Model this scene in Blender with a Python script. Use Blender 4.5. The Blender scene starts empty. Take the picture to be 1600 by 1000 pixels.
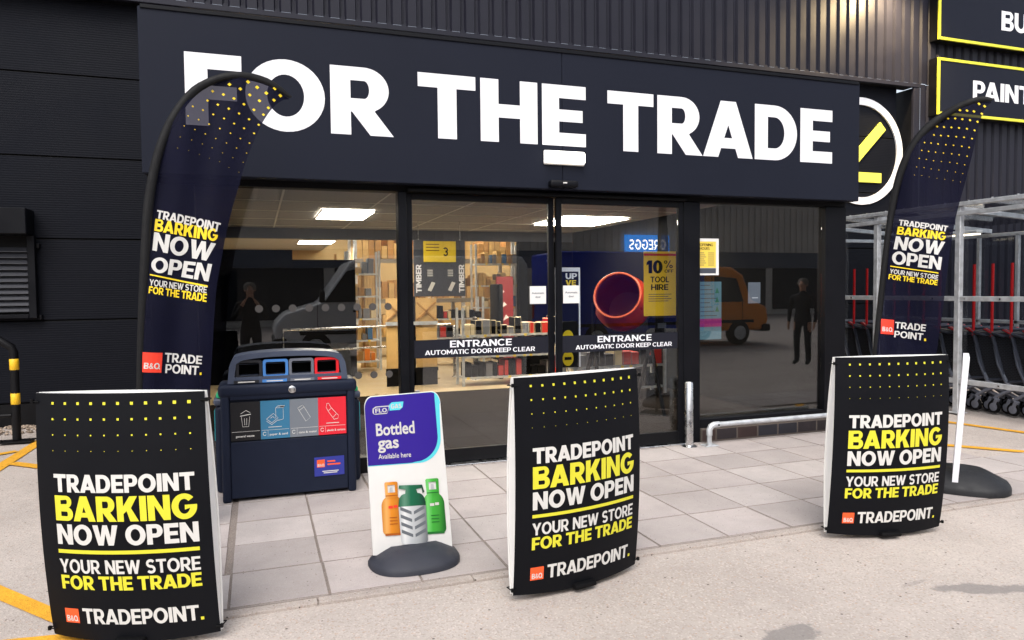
import bpy, bmesh, math, random
from mathutils import Vector, Matrix
from mathutils.geometry import tessellate_polygon
random.seed(7)
R = math.radians
scene = bpy.context.scene
col = scene.collection

# ------------------------------------------------------------------ camera, world, sun, exposure
CF, CYAW, CPIT, CROL, CH = 1130.748, 0.33929376, 0.0421453, 0.01015216, 1.6
def cam_axes():
    cy, sy, cp, sp, cr, sr = math.cos(CYAW), math.sin(CYAW), math.cos(CPIT), math.sin(CPIT), math.cos(CROL), math.sin(CROL)
    F = Vector((sy*cp, cy*cp, -sp)); Rt = Vector((cy, -sy, 0)); D = F.cross(Rt)
    return cr*Rt + sr*D, -sr*Rt + cr*D, F
CR, CD, CFW = cam_axes()
cam = bpy.data.cameras.new('camera'); cam.sensor_width = 36; cam.lens = CF/1600*36
cam.clip_start = 0.05; cam.clip_end = 500
camo = bpy.data.objects.new('camera', cam); col.objects.link(camo)
m = Matrix.Identity(4)
for i in range(3):
    m[i][0] = CR[i]; m[i][1] = -CD[i]; m[i][2] = -CFW[i]
m[2][3] = CH
camo.matrix_world = m
scene.camera = camo

world = bpy.data.worlds.new('World'); scene.world = world; world.use_nodes = True
wn = world.node_tree.nodes; wl = world.node_tree.links
bgn = wn['Background']
sky = wn.new('ShaderNodeTexSky'); sky.sky_type = 'NISHITA'; sky.sun_disc = False
SUN_EL, SUN_AZ = R(52), R(205)          # azimuth measured from +Y clockwise: behind the camera, a little to its left
sky.sun_elevation = SUN_EL; sky.sun_rotation = SUN_AZ
sky.air_density = 1.0; sky.dust_density = 4.0; sky.ozone_density = 1.0
hs = wn.new('ShaderNodeHueSaturation'); hs.inputs['Saturation'].default_value = 0.42   # grey, overcast sky
wl.new(sky.outputs[0], hs.inputs['Color']); wl.new(hs.outputs[0], bgn.inputs['Color'])
bgn.inputs['Strength'].default_value = 0.15
sl = bpy.data.lights.new('sun', 'SUN'); sl.energy = 0.7; sl.angle = R(40); sl.color = (1, .97, .94)
so = bpy.data.objects.new('sun', sl); col.objects.link(so)
sd = Vector((math.sin(SUN_AZ)*math.cos(SUN_EL), math.cos(SUN_AZ)*math.cos(SUN_EL), math.sin(SUN_EL)))
so.rotation_euler = sd.to_track_quat('Z', 'Y').to_euler(); so.location = (0, -20, 30)
scene.view_settings.view_transform = 'Standard'; scene.view_settings.look = 'None'
scene.view_settings.exposure = 0.80; scene.view_settings.gamma = 1
scene.cycles.use_denoising = True
scene.cycles.max_bounces = 10; scene.cycles.transparent_max_bounces = 24
scene.cycles.caustics_reflective = False; scene.cycles.caustics_refractive = False

# ------------------------------------------------------------------ pixel of the photograph -> place in the world
def ray(px, py): return CR*((px-800)/CF) + CD*((py-500)/CF) + CFW
def G(px, py, z=0.0):
    d = ray(px, py); t = (z-CH)/d.z; return Vector((0, 0, CH)) + d*t
def W(px, py, Y):
    d = ray(px, py); return Vector((0, 0, CH)) + d*(Y/d.y)
def onplane(px, py, p, n):
    d = ray(px, py); o = Vector((0, 0, CH)); return o + d*((p-o).dot(n)/d.dot(n))

# ------------------------------------------------------------------ materials
MATS = {}
def srgb(c):
    return tuple((x/255/12.92 if x/255 <= .04045 else ((x/255+.055)/1.055)**2.4) for x in c)
def mat(name, color, rough=.5, metal=0.0, noise=0.0, nscale=8.0, bump=0.0, bscale=60.0, spec=.4, coat=0.0):
    if name in MATS: return MATS[name]
    M = bpy.data.materials.new(name); M.use_nodes = True; MATS[name] = M
    nt = M.node_tree; b = nt.nodes['Principled BSDF']
    b.inputs['Base Color'].default_value = (*color, 1); b.inputs['Roughness'].default_value = rough
    b.inputs['Metallic'].default_value = metal; b.inputs['Specular IOR Level'].default_value = spec
    b.inputs['Coat Weight'].default_value = coat
    tc = nt.nodes.new('ShaderNodeTexCoord')
    if noise:
        n = nt.nodes.new('ShaderNodeTexNoise'); n.inputs['Scale'].default_value = nscale; n.inputs['Detail'].default_value = 6
        nt.links.new(tc.outputs['Object'], n.inputs['Vector'])
        mr = nt.nodes.new('ShaderNodeMapRange'); mr.inputs['From Min'].default_value = .3; mr.inputs['From Max'].default_value = .7
        mr.inputs['To Min'].default_value = 1-noise; mr.inputs['To Max'].default_value = 1+noise
        nt.links.new(n.outputs['Fac'], mr.inputs['Value'])
        mx = nt.nodes.new('ShaderNodeVectorMath'); mx.operation = 'SCALE'; mx.inputs[0].default_value = color
        nt.links.new(mr.outputs[0], mx.inputs['Scale']); nt.links.new(mx.outputs[0], b.inputs['Base Color'])
        mr2 = nt.nodes.new('ShaderNodeMapRange'); mr2.inputs['From Min'].default_value = .3; mr2.inputs['From Max'].default_value = .7
        mr2.inputs['To Min'].default_value = max(0.02, rough-.1); mr2.inputs['To Max'].default_value = min(1, rough+.1)
        nt.links.new(n.outputs['Fac'], mr2.inputs['Value']); nt.links.new(mr2.outputs[0], b.inputs['Roughness'])
    if bump:
        n2 = nt.nodes.new('ShaderNodeTexNoise'); n2.inputs['Scale'].default_value = bscale; n2.inputs['Detail'].default_value = 4
        nt.links.new(tc.outputs['Object'], n2.inputs['Vector'])
        bp = nt.nodes.new('ShaderNodeBump'); bp.inputs['Strength'].default_value = bump; bp.inputs['Distance'].default_value = .01
        nt.links.new(n2.outputs['Fac'], bp.inputs['Height']); nt.links.new(bp.outputs[0], b.inputs['Normal'])
    return M
def emit(name, color, strength):
    if name in MATS: return MATS[name]
    M = bpy.data.materials.new(name); M.use_nodes = True; MATS[name] = M
    b = M.node_tree.nodes['Principled BSDF']
    b.inputs['Base Color'].default_value = (*color, 1); b.inputs['Emission Color'].default_value = (*color, 1)
    b.inputs['Emission Strength'].default_value = strength; b.inputs['Roughness'].default_value = .5
    return M
def glassmat(name, tint, ior=1.5, rough=0.0):
    if name in MATS: return MATS[name]
    M = bpy.data.materials.new(name); M.use_nodes = True; MATS[name] = M
    nt = M.node_tree; nt.nodes.clear()
    out = nt.nodes.new('ShaderNodeOutputMaterial'); mix = nt.nodes.new('ShaderNodeMixShader')
    tr = nt.nodes.new('ShaderNodeBsdfTransparent'); tr.inputs[0].default_value = (*tint, 1)
    gl = nt.nodes.new('ShaderNodeBsdfGlossy'); gl.inputs['Roughness'].default_value = rough
    fr = nt.nodes.new('ShaderNodeFresnel'); geo = nt.nodes.new('ShaderNodeNewGeometry'); mi = nt.nodes.new('ShaderNodeMapRange')
    mi.inputs[3].default_value = ior; mi.inputs[4].default_value = 1/ior       # thin pane: the same reflectance from either face
    nt.links.new(geo.outputs['Backfacing'], mi.inputs[0]); nt.links.new(mi.outputs[0], fr.inputs[0])
    nt.links.new(fr.outputs[0], mix.inputs[0]); nt.links.new(tr.outputs[0], mix.inputs[1]); nt.links.new(gl.outputs[0], mix.inputs[2])
    nt.links.new(mix.outputs[0], out.inputs[0])
    return M
def fabric(name, color, through=.1):
    if name in MATS: return MATS[name]
    M = mat(name, color, .62, noise=.12, nscale=5, bump=.05, bscale=900, spec=.12)
    nt = M.node_tree; out = nt.nodes['Material Output']; b = nt.nodes['Principled BSDF']
    mix = nt.nodes.new('ShaderNodeMixShader'); mix.inputs[0].default_value = through
    tr = nt.nodes.new('ShaderNodeBsdfTransparent'); tr.inputs[0].default_value = (.9, .88, 1, 1)
    nt.links.new(b.outputs[0], mix.inputs[1]); nt.links.new(tr.outputs[0], mix.inputs[2]); nt.links.new(mix.outputs[0], out.inputs[0])
    return M

M_FASCIA = mat('fascia_paint', srgb((29, 32, 43)), .55, noise=.06, nscale=1.3, bump=.02, bscale=30, spec=.10)
M_CORR = mat('corrugated_steel', srgb((32, 32, 42)), .45, noise=.10, nscale=2.2, spec=.22)
M_FRAME = mat('frame_powder_coat', srgb((12, 13, 18)), .45, noise=.08, nscale=4, spec=.16)
M_BLACK = mat('black_paint', srgb((12, 12, 15)), .5, noise=.1, nscale=6, spec=.2)
M_DEEP = mat('deep_black', srgb((8, 8, 10)), .6, spec=.15)
M_WHITE = mat('white_vinyl', srgb((236, 236, 240)), .5, noise=.02, nscale=3)
M_WHITEP = mat('white_board', srgb((226, 225, 222)), .55, noise=.04, nscale=6)
M_BOARD = mat('board_print', srgb((15, 16, 20)), .5, noise=.08, nscale=3, spec=.11, bump=.35, bscale=2.6)
M_TEXTW = mat('print_white', srgb((208, 206, 201)), .5, noise=.02, nscale=9)
M_LIME = mat('print_lime', srgb((214, 208, 52)), .5, noise=.02, nscale=9)
M_YEL = mat('print_yellow', srgb((243, 210, 34)), .5, noise=.02, nscale=9)
M_ORG = mat('print_orange', srgb((240, 92, 44)), .5)
M_REDF = mat('flag_red', srgb((238, 62, 40)), .55)
M_NAVYF = fabric('flag_fabric', srgb((9, 10, 32)), .085)
M_SLEEVE = mat('flag_sleeve', srgb((11, 11, 13)), .65, noise=.1, nscale=20, spec=.3)
M_STEEL = mat('brushed_steel', (.62, .62, .62), .28, 1.0, noise=.08, nscale=12)
M_GALV = mat('galvanised_steel', (.56, .58, .60), .45, .45, noise=.18, nscale=14)
M_RUBBER = mat('recycled_rubber', srgb((46, 48, 57)), .62, noise=.12, nscale=18, bump=.15, bscale=120)
M_RUBBERB = mat('black_rubber', srgb((26, 27, 30)), .6, noise=.14, nscale=14, bump=.15, bscale=90)
M_BIN = mat('bin_plastic', srgb((26, 32, 48)), .5, noise=.06, nscale=9, bump=.08, bscale=350, spec=.15)
M_BINH = mat('bin_hood_plastic', srgb((66, 74, 92)), .45, noise=.05, nscale=9)
M_GLASS = glassmat('window_glass', (.90, .92, .93), 1.72)
M_POLY = glassmat('clear_polycarbonate', (.80, .82, .84), 1.35, .08)

def cladding_mat():
    M = mat('micro_rib_panel', srgb((16, 18, 25)), .6, noise=.10, nscale=1.1, spec=.10)
    nt = M.node_tree; b = nt.nodes['Principled BSDF']
    tc = nt.nodes.new('ShaderNodeTexCoord'); wv = nt.nodes.new('ShaderNodeTexWave')
    wv.bands_direction = 'Z'; wv.inputs['Scale'].default_value = 11; wv.inputs['Distortion'].default_value = .15
    nt.links.new(tc.outputs['Object'], wv.inputs['Vector'])
    bp = nt.nodes.new('ShaderNodeBump'); bp.inputs['Strength'].default_value = .2; bp.inputs['Distance'].default_value = .006
    nt.links.new(wv.outputs['Fac'], bp.inputs['Height']); nt.links.new(bp.outputs[0], b.inputs['Normal'])
    return M
M_CLAD = cladding_mat()

def ground_mat(name, base, speck, scale, patch, dark=.55, stains=False):
    M = bpy.data.materials.new(name); M.use_nodes = True; nt = M.node_tree; N = nt.nodes; L = nt.links
    b = N['Principled BSDF']; b.inputs['Roughness'].default_value = .85; b.inputs['Specular IOR Level'].default_value = .3
    tc = N.new('ShaderNodeTexCoord')
    def noise(sc, det=5, rough=.55):
        n = N.new('ShaderNodeTexNoise'); n.inputs['Scale'].default_value = sc; n.inputs['Detail'].default_value = det
        n.inputs['Roughness'].default_value = rough; L.new(tc.outputs['Object'], n.inputs['Vector']); return n.outputs['Fac']
    def rng(v, a, bb, c, d):
        r = N.new('ShaderNodeMapRange'); r.inputs[1].default_value = a; r.inputs[2].default_value = bb
        r.inputs[3].default_value = c; r.inputs[4].default_value = d; L.new(v, r.inputs[0]); return r.outputs[0]
    def mixc(f, a, c, mode='MIX'):
        x = N.new('ShaderNodeMix'); x.data_type = 'RGBA'; x.blend_type = mode
        if isinstance(f, float): x.inputs[0].default_value = f
        else: L.new(f, x.inputs[0])
        for s, v in ((6, a), (7, c)):
            if isinstance(v, tuple): x.inputs[s].default_value = (*v, 1)
            else: L.new(v, x.inputs[s])
        return x.outputs[2]
    c = mixc(rng(noise(patch, 6), .35, .65, 0, 1), tuple(x*.88 for x in base), tuple(min(1, x*1.10) for x in base))
    c = mixc(rng(noise(patch*4.3, 8, .7), .42, .75, 0, .35), c, (base[0]*.72, base[1]*.70, base[2]*.70))
    vo = N.new('ShaderNodeTexVoronoi'); vo.inputs['Scale'].default_value = scale; L.new(tc.outputs['Object'], vo.inputs['Vector'])
    sep = N.new('ShaderNodeSeparateColor'); L.new(vo.outputs['Color'], sep.inputs[0])
    c = mixc(rng(sep.outputs[0], .80, .86, 0, speck), c, (base[0]*dark, base[1]*dark*.95, base[2]*dark*.9))
    c = mixc(rng(sep.outputs[1], .84, .9, 0, speck*.9), c, tuple(min(1, x*1.45) for x in base))
    c = mixc(rng(sep.outputs[2], .965, .975, 0, speck), c, (base[0]*.9, base[1]*.6, base[2]*.42))
    vo2 = N.new('ShaderNodeTexVoronoi'); vo2.inputs['Scale'].default_value = scale*.27; L.new(tc.outputs['Object'], vo2.inputs['Vector'])
    sp2 = N.new('ShaderNodeSeparateColor'); L.new(vo2.outputs['Color'], sp2.inputs[0])
    inside = N.new('ShaderNodeMath'); inside.operation = 'MULTIPLY'
    L.new(rng(vo2.outputs['Distance'], .16, .22, 1, 0), inside.inputs[0]); L.new(rng(sp2.outputs[0], .93, .94, 0, 1), inside.inputs[1])
    c = mixc(inside.outputs[0], c, (base[0]*.25, base[1]*.23, base[2]*.22))
    if stains:
        vg = N.new('ShaderNodeTexVoronoi'); vg.inputs['Scale'].default_value = 2.1; L.new(tc.outputs['Object'], vg.inputs['Vector'])
        sg_ = N.new('ShaderNodeSeparateColor'); L.new(vg.outputs['Color'], sg_.inputs[0]); gm = N.new('ShaderNodeMath'); gm.operation = 'MULTIPLY'
        L.new(rng(vg.outputs['Distance'], .030, .042, .45, 0), gm.inputs[0]); L.new(rng(sg_.outputs[0], .55, .56, 0, 1), gm.inputs[1])
        c = mixc(gm.outputs[0], c, (base[0]*.5, base[1]*.5, base[2]*.5))                     # trodden gum
        c = mixc(rng(noise(.8, 8, .75), .50, .72, 0, .30), c, (base[0]*.66, base[1]*.64, base[2]*.62))   # grime
        c = mixc(rng(noise(1.9, 7, .7), .58, .74, 0, .35), c, tuple(min(1, x*1.22) for x in base))       # worn pale areas
        for (sx, sy, rx, ry, ang, k) in stains:
            mp = N.new('ShaderNodeMapping'); mp.vector_type = 'TEXTURE'
            mp.inputs['Location'].default_value = (sx, sy, 0); mp.inputs['Rotation'].default_value = (0, 0, ang)
            mp.inputs['Scale'].default_value = (rx, ry, 1); L.new(tc.outputs['Object'], mp.inputs['Vector'])
            ln = N.new('ShaderNodeVectorMath'); ln.operation = 'LENGTH'; L.new(mp.outputs[0], ln.inputs[0])
            ad = N.new('ShaderNodeMath'); ad.operation = 'ADD'; L.new(ln.outputs['Value'], ad.inputs[0])
            L.new(rng(noise(5.5, 6, .65), .3, .7, -.5, .5), ad.inputs[1])
            c = mixc(rng(ad.outputs[0], .72, .95, k, 0), c, (base[0]*.42, base[1]*.44, base[2]*.47))
    L.new(c, b.inputs['Base Color'])
    bp = N.new('ShaderNodeBump'); bp.inputs['Strength'].default_value = .5; bp.inputs['Distance'].default_value = .004
    L.new(vo.outputs['Distance'], bp.inputs['Height']); L.new(bp.outputs[0], b.inputs['Normal'])
    return M

# ------------------------------------------------------------------ mesh helpers
def sharp(me, ang=35):
    for p in me.polygons: p.use_smooth = True
    me.set_sharp_from_angle(angle=R(ang))
class MB:
    """collects shapes for ONE mesh object"""
    def __init__(s): s.bm = bmesh.new(); s.mats = []
    def mi(s, m):
        if m not in s.mats: s.mats.append(m)
        return s.mats.index(m)
    def faces(s, vs, fs, m):
        i = s.mi(m); bv = [s.bm.verts.new(v) for v in vs]; out = []
        for f in fs:
            try: fc = s.bm.faces.new([bv[k] for k in f])
            except ValueError: continue
            fc.material_index = i; out.append(fc)
        return bv, out
    def box(s, x0, x1, y0, y1, z0, z1, m, bev=0.0, seg=1):
        vs = [(x, y, z) for z in (z0, z1) for y in (y0, y1) for x in (x0, x1)]
        fs = [(0,2,3,1), (4,5,7,6), (0,1,5,4), (2,6,7,3), (0,4,6,2), (1,3,7,5)]
        bv, f = s.faces(vs, fs, m)
        if bev: s.bevel(f, bev, seg)
        return bv
    def bevel(s, f, w, seg=1):
        es = list({e for fc in f for e in fc.edges})
        r = bmesh.ops.bevel(s.bm, geom=es, offset=w, segments=seg, profile=.5, affect='EDGES', clamp_overlap=True)
        i = f[0].material_index if f and f[0].is_valid else None
        if i is not None:
            for fc in r['faces']: fc.material_index = i
    def obox(s, c, ax, ay, az, hx, hy, hz, m, bev=0.0, seg=1):
        """box with its own axes"""
        c = Vector(c); ax, ay, az = Vector(ax), Vector(ay), Vector(az)
        vs = [c + ax*x*hx + ay*y*hy + az*z*hz for z in (-1, 1) for y in (-1, 1) for x in (-1, 1)]
        fs = [(0,2,3,1), (4,5,7,6), (0,1,5,4), (2,6,7,3), (0,4,6,2), (1,3,7,5)]
        bv, f = s.faces(vs, fs, m)
        if bev: s.bevel(f, bev, seg)
    def bar(s, a, b, w, h, m, bev=0.0, up=(0, 0, 1)):
        a, b = Vector(a), Vector(b); d = (b-a).normalized(); u = Vector(up)
        if abs(d.dot(u)) > .95: u = Vector((0, 1, 0))
        x = d.cross(u).normalized(); y = x.cross(d)
        s.obox((a+b)/2, d, x, y, (b-a).length/2, w/2, h/2, m, bev)
    def tube(s, pts, r, m, n=12, caps=True, closed=False):
        pts = [Vector(p) for p in pts]; N = len(pts); rs = r if isinstance(r, (list, tuple)) else [r]*N
        rings = []; i = s.mi(m); prev = None
        for k in range(N):
            a = pts[k-1] if (k > 0 or closed) else pts[k]; b = pts[(k+1) % N] if (k < N-1 or closed) else pts[k]
            d = (b-a).normalized()
            if prev is None:
                u = Vector((0, 0, 1)) if abs(d.z) < .9 else Vector((1, 0, 0))
                x = d.cross(u).normalized()
            else:
                x = (prev - d*prev.dot(d)).normalized()
            prev = x; y = d.cross(x)
            rings.append([s.bm.verts.new(pts[k] + (x*math.cos(2*math.pi*j/n) + y*math.sin(2*math.pi*j/n))*rs[k]) for j in range(n)])
        rr = list(range(N-1)) + ([N-1] if closed else [])
        for k in rr:
            A, B = rings[k], rings[(k+1) % N]
            for j in range(n):
                f = s.bm.faces.new((A[j], A[(j+1) % n], B[(j+1) % n], B[j])); f.material_index = i
        if caps and not closed:
            f = s.bm.faces.new(rings[0][::-1]); f.material_index = i
            f = s.bm.faces.new(rings[-1]); f.material_index = i
    def lathe(s, prof, m, n=24, c=(0, 0, 0), axis=(0, 0, 1), mat4=None):
        """prof = [(r, z)]"""
        ax = Vector(axis).normalized(); u = Vector((1, 0, 0)) if abs(ax.x) < .9 else Vector((0, 1, 0))
        x = (u - ax*u.dot(ax)).normalized(); y = ax.cross(x); c = Vector(c); i = s.mi(m); rings = []
        for (r, z) in prof:
            if r < 1e-6: rings.append([s.bm.verts.new(c + ax*z)])
            else: rings.append([s.bm.verts.new(c + ax*z + (x*math.cos(2*math.pi*j/n) + y*math.sin(2*math.pi*j/n))*r) for j in range(n)])
        for A, B in zip(rings, rings[1:]):
            for j in range(n):
                a0, a1, b0, b1 = A[j % len(A)], A[(j+1) % len(A)], B[j % len(B)], B[(j+1) % len(B)]
                vs = []
                for v in (a0, a1, b1, b0):
                    if v not in vs: vs.append(v)
                if len(vs) > 2:
                    f = s.bm.faces.new(vs); f.material_index = i
    def prism(s, poly, f3, t, m, holes=(), bev=0.0):
        """2-D outline (and holes) made solid: f3(u, v, d) places a point at depth d (0 front .. t back)"""
        loops = [list(poly)] + [list(h) for h in holes]
        flat = [p for l in loops for p in l]
        tri = tessellate_polygon([[Vector((p[0], p[1], 0)) for p in l] for l in loops])
        i = s.mi(m); fv = [s.bm.verts.new(f3(p[0], p[1], 0)) for p in flat]; bv = [s.bm.verts.new(f3(p[0], p[1], t)) for p in flat]
        for a, b, c in tri:
            for vs in ((fv[a], fv[b], fv[c]), (bv[c], bv[b], bv[a])):
                try: f = s.bm.faces.new(vs); f.material_index = i
                except ValueError: pass
        o = 0
        for l in loops:
            n = len(l)
            for k in range(n):
                a, b = o+k, o+(k+1) % n
                f = s.bm.faces.new((fv[a], fv[b], bv[b], bv[a])); f.material_index = i
            o += n
    def tris(s, tl, f2, m, cutx=None, cuty=None):
        """flat triangles [(p,p,p)] cut into strips and mapped by f2(u, v)"""
        t = bmesh.new(); vm = {}
        def vv(p):
            k = (round(p[0], 6), round(p[1], 6))
            if k not in vm: vm[k] = t.verts.new((p[0], p[1], 0))
            return vm[k]
        for tr in tl:
            try: t.faces.new([vv(p) for p in tr])
            except ValueError: pass
        for cut, ax in ((cutx, 0), (cuty, 1)):
            if cut:
                lo = min(v.co[ax] for v in t.verts); hi = max(v.co[ax] for v in t.verts); k = math.ceil(lo/cut)*cut
                while k < hi:
                    n = [0, 0, 0]; n[ax] = 1; p = [0, 0, 0]; p[ax] = k
                    bmesh.ops.bisect_plane(t, geom=t.verts[:]+t.edges[:]+t.faces[:], dist=1e-7, plane_co=p, plane_no=n); k += cut
        i = s.mi(m); mp = {v: s.bm.verts.new(f2(v.co.x, v.co.y)) for v in t.verts}
        for f in t.faces:
            try: g = s.bm.faces.new([mp[v] for v in f.verts]); g.material_index = i
            except ValueError: pass
        t.free()
    def build(s, name, parent=None, smooth=35, loc=None, fixn=True):
        if fixn: bmesh.ops.recalc_face_normals(s.bm, faces=s.bm.faces[:])
        me = bpy.data.meshes.new(name); s.bm.to_mesh(me); s.bm.free()
        for m_ in s.mats: me.materials.append(m_)
        if smooth: sharp(me, smooth)
        o = bpy.data.objects.new(name, me); col.objects.link(o)
        if parent: o.parent = parent
        if loc: o.location = loc
        return o
def tag(o, label=None, cat=None, group=None, kind=None):
    for k, v in (('label', label), ('category', cat), ('group', group), ('kind', kind)):
        if v: o[k] = v
    return o
def empty(name, loc, rz=0.0, label=None, cat=None, group=None):
    o = bpy.data.objects.new(name, None); col.objects.link(o); o.location = loc; o.rotation_euler = (0, 0, rz)
    o.empty_display_size = .2
    return tag(o, label, cat, group)
def children(o): return [c for c in bpy.data.objects if c.parent == o]
def copy_tree(o, parent=None):
    c = o.copy(); col.objects.link(c)
    if parent: c.parent = parent
    for ch in children(o): copy_tree(ch, c)
    return c

# ------------------------------------------------------------------ lettering: a heavy geometric alphabet drawn here
def arc(cx, cy, rx, ry, a0, a1, n=14):
    return [(cx + rx*math.cos(R(a0+(a1-a0)*k/n)), cy + ry*math.sin(R(a0+(a1-a0)*k/n))) for k in range(n+1)]
def stroke(pts, th):
    L_, R_ = [], []
    for k, p in enumerate(pts):
        a = pts[max(0, k-1)]; b = pts[min(len(pts)-1, k+1)]; dx, dy = b[0]-a[0], b[1]-a[1]; l = math.hypot(dx, dy) or 1
        nx, ny = -dy/l*th/2, dx/l*th/2; L_.append((p[0]+nx, p[1]+ny)); R_.append((p[0]-nx, p[1]-ny))
    return L_ + R_[::-1]
def glyph(ch, s, h):
    """(width, [ [outline, hole, hole...], ... ]) with cap height 1"""
    if ch == 'I': return s, [[[(0,0), (s,0), (s,1), (0,1)]]]
    if ch == 'L': return .62, [[[(0,0), (.62,0), (.62,h), (s,h), (s,1), (0,1)]]]
    if ch == 'T':
        w = .80; a = (w-s)/2; return w, [[[(a,0), (a+s,0), (a+s,1-h), (w,1-h), (w,1), (0,1), (0,1-h), (a,1-h)]]]
    if ch == 'F': return .66, [[[(0,0), (s,0), (s,.56-h*.9), (.60,.56-h*.9), (.60,.56), (s,.56), (s,1-h), (.66,1-h), (.66,1), (0,1)]]]
    if ch == 'E':
        c = h*.46; return .68, [[[(0,0), (.68,0), (.68,h), (s,h), (s,.5-c), (.63,.5-c), (.63,.5+c), (s,.5+c), (s,1-h), (.68,1-h), (.68,1), (0,1)]]]
    if ch == 'H':
        w = .84; c = h/2; return w, [[[(0,0), (s,0), (s,.5-c), (w-s,.5-c), (w-s,0), (w,0), (w,1), (w-s,1), (w-s,.5+c), (s,.5+c), (s,1), (0,1)]]]
    if ch == 'N':
        w = .86; return w, [[[(0,0), (s,0), (s,.60), (w-s*1.02,0), (w,0), (w,1), (w-s,1), (w-s,.40), (s*1.02,1), (0,1)]]]
    if ch == 'M':
        w = 1.02; return w, [[[(0,0), (s,0), (s,.56), (w/2,.16), (w-s,.56), (w-s,0), (w,0), (w,1), (w-s*1.05,1), (w/2,.52), (s*1.05,1), (0,1)]]]
    if ch == 'K':
        w = .86; return w, [[[(0,0), (s,0), (s,.30), (s+.13,.42), (w-1.3*s,0), (w,0), (.585*w+.07,.53), (w-.02,1), (w-1.25*s,1), (s,.60), (s,1), (0,1)]]]
    if ch == 'A':
        w = .96; a = s*1.12; mm = w/2-a/2; s1 = s*1.1; b0, b1 = .16, .16+h*.86
        z = (w/2-s1)/mm
        return w, [[[(0,0), (s1,0), (s1+mm*b0,b0), (w-s1-mm*b0,b0), (w-s1,0), (w,0), (w/2+a/2,1), (w/2-a/2,1)],
                    [(s1+mm*b1,b1), (w/2,z), (w-s1-mm*b1,b1)]]]
    if ch == 'V':
        w = .90; return w, [[[(0,1), (w/2-.56*s,0), (w/2+.56*s,0), (w,1), (w-1.1*s,1), (w/2,.36), (1.1*s,1)]]]
    if ch == 'W':
        w = 1.28; q = .52*s; s1 = 1.05*s; a, b = .30*w, .70*w
        return w, [[[(0,1), (a-q,0), (a+q,0), (w/2,.58), (b-q,0), (b+q,0), (w,1), (w-s1,1), (b,.40), (w/2+.45*s,1), (w/2-.45*s,1), (a,.40), (s1,1)]]]
    if ch == 'Y':
        w = .88; return w, [[[(0,1), (w/2-s/2,.38), (w/2-s/2,0), (w/2+s/2,0), (w/2+s/2,.38), (w,1), (w-1.12*s,1), (w/2,.62), (1.12*s,1)]]]
    if ch in 'OQ0':
        w = .98 if ch != '0' else .78
        g = [[arc(w/2, .5, w/2, .515, 0, 360, 40)[:-1], arc(w/2, .5, w/2-s, .515-h, 0, 360, 32)[:-1]]]
        if ch == 'Q': g.append([[(w*.84, .10), (w*.98, -.08), (w*1.08, .02), (w*.95, .22)]])
        return w, g
    if ch == 'D':
        w = .86; r = .46; return w, [[[(0,0)] + arc(w-r, .5, r, .5, -90, 90, 20) + [(0,1)],
                                      [(s,h)] + arc(w-r, .5, r-s, .5-h, -90, 90, 16) + [(s,1-h)]]]
    if ch == 'P':
        w = .76; b = .34; r = (1-b)/2; hh = h*.92
        return w, [[[(0,0), (s,0), (s,b)] + arc(w-r, 1-r, r, r, -90, 90, 18) + [(0,1)],
                    [(s,b+hh)] + arc(w-r, 1-r, max(.05, r-s), r-hh, -90, 90, 12) + [(s,1-hh)]]]
    if ch == 'R':
        w = .80; b = .34; r = (1-b)/2; hh = h*.92; x = w-r-.03
        return w, [[[(0,0), (s,0), (s,b), (x-s*.62,b), (w-s*1.08,0), (w+.03,0), (x+s*.52,b+.02)] + arc(x, 1-r, r, r, -62, 90, 18) + [(0,1)],
                    [(s,b+hh)] + arc(x, 1-r, max(.05, r-s), r-hh, -90, 90, 12) + [(s,1-hh)]]]
    if ch == 'B':
        w = .80; r2 = .275; r1 = .245; hh = h*.86; x1 = w-.04-r1
        return w, [[[(0,0)] + arc(w-r2, r2, r2, r2, -90, 72, 16) + arc(x1, 1-r1, r1, r1, -64, 90, 16) + [(0,1)],
                    [(s,hh)] + arc(w-r2, r2+.0, max(.04, r2-s), .5-hh*1.12-.0 if False else r2-hh*.98, -90, 90, 10) + [(s,2*r2-hh*.98+.0)],
                    [(s,1-2*r1+hh*.80)] + arc(x1, 1-r1, max(.04, r1-s), r1-hh*.85, -90, 90, 10) + [(s,1-hh)]]]
    if ch == 'U':
        w = .84; k = .40; return w, [[[(0,1)] + arc(w/2, k, w/2, k+.012, 180, 360, 22) + [(w,1), (w-s,1)] + arc(w/2, k, w/2-s, k-h, 0, -180, 18) + [(s,1)]]]
    if ch == 'C':
        w = .92; return w, [[arc(w*.53, .5, w*.53, .515, 44, 316, 34) + arc(w*.53, .5, w*.53-s, .515-h, 316, 44, 28)]]
    if ch == 'G':
        w = .96; c = w*.5; y1 = .56; y0 = y1-h*.9
        ri = w*.5-s
        return w, [[arc(c, .5, w*.5, .515, 42, 352, 38) + [(w, y1), (c+.02, y1), (c+.02, y0)] + arc(c, .5, ri, .515-h, 346, 42, 28)]]
    if ch == 'S':
        w = .76; rt = (1.03-h)/4; ex = (w-s)/2/rt
        p = [(w/2+(x-w/2)*ex*1.0, y) for x, y in arc(w/2, .515-rt*0+.5-.5+.0+ .5+rt-.515+.0, rt, rt, 28, 270, 18)]
        top = [(w/2 + ex*rt*math.cos(R(t)), .5+rt + rt*math.sin(R(t))) for t in [30+240*k/18 for k in range(19)]]
        bot = [(w/2 + ex*rt*math.cos(R(t)), .5-rt + rt*math.sin(R(t))) for t in [90-240*k/18 for k in range(1, 19)]]
        return w, [[stroke(top+bot, (h+s)/2*.97)]]
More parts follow.
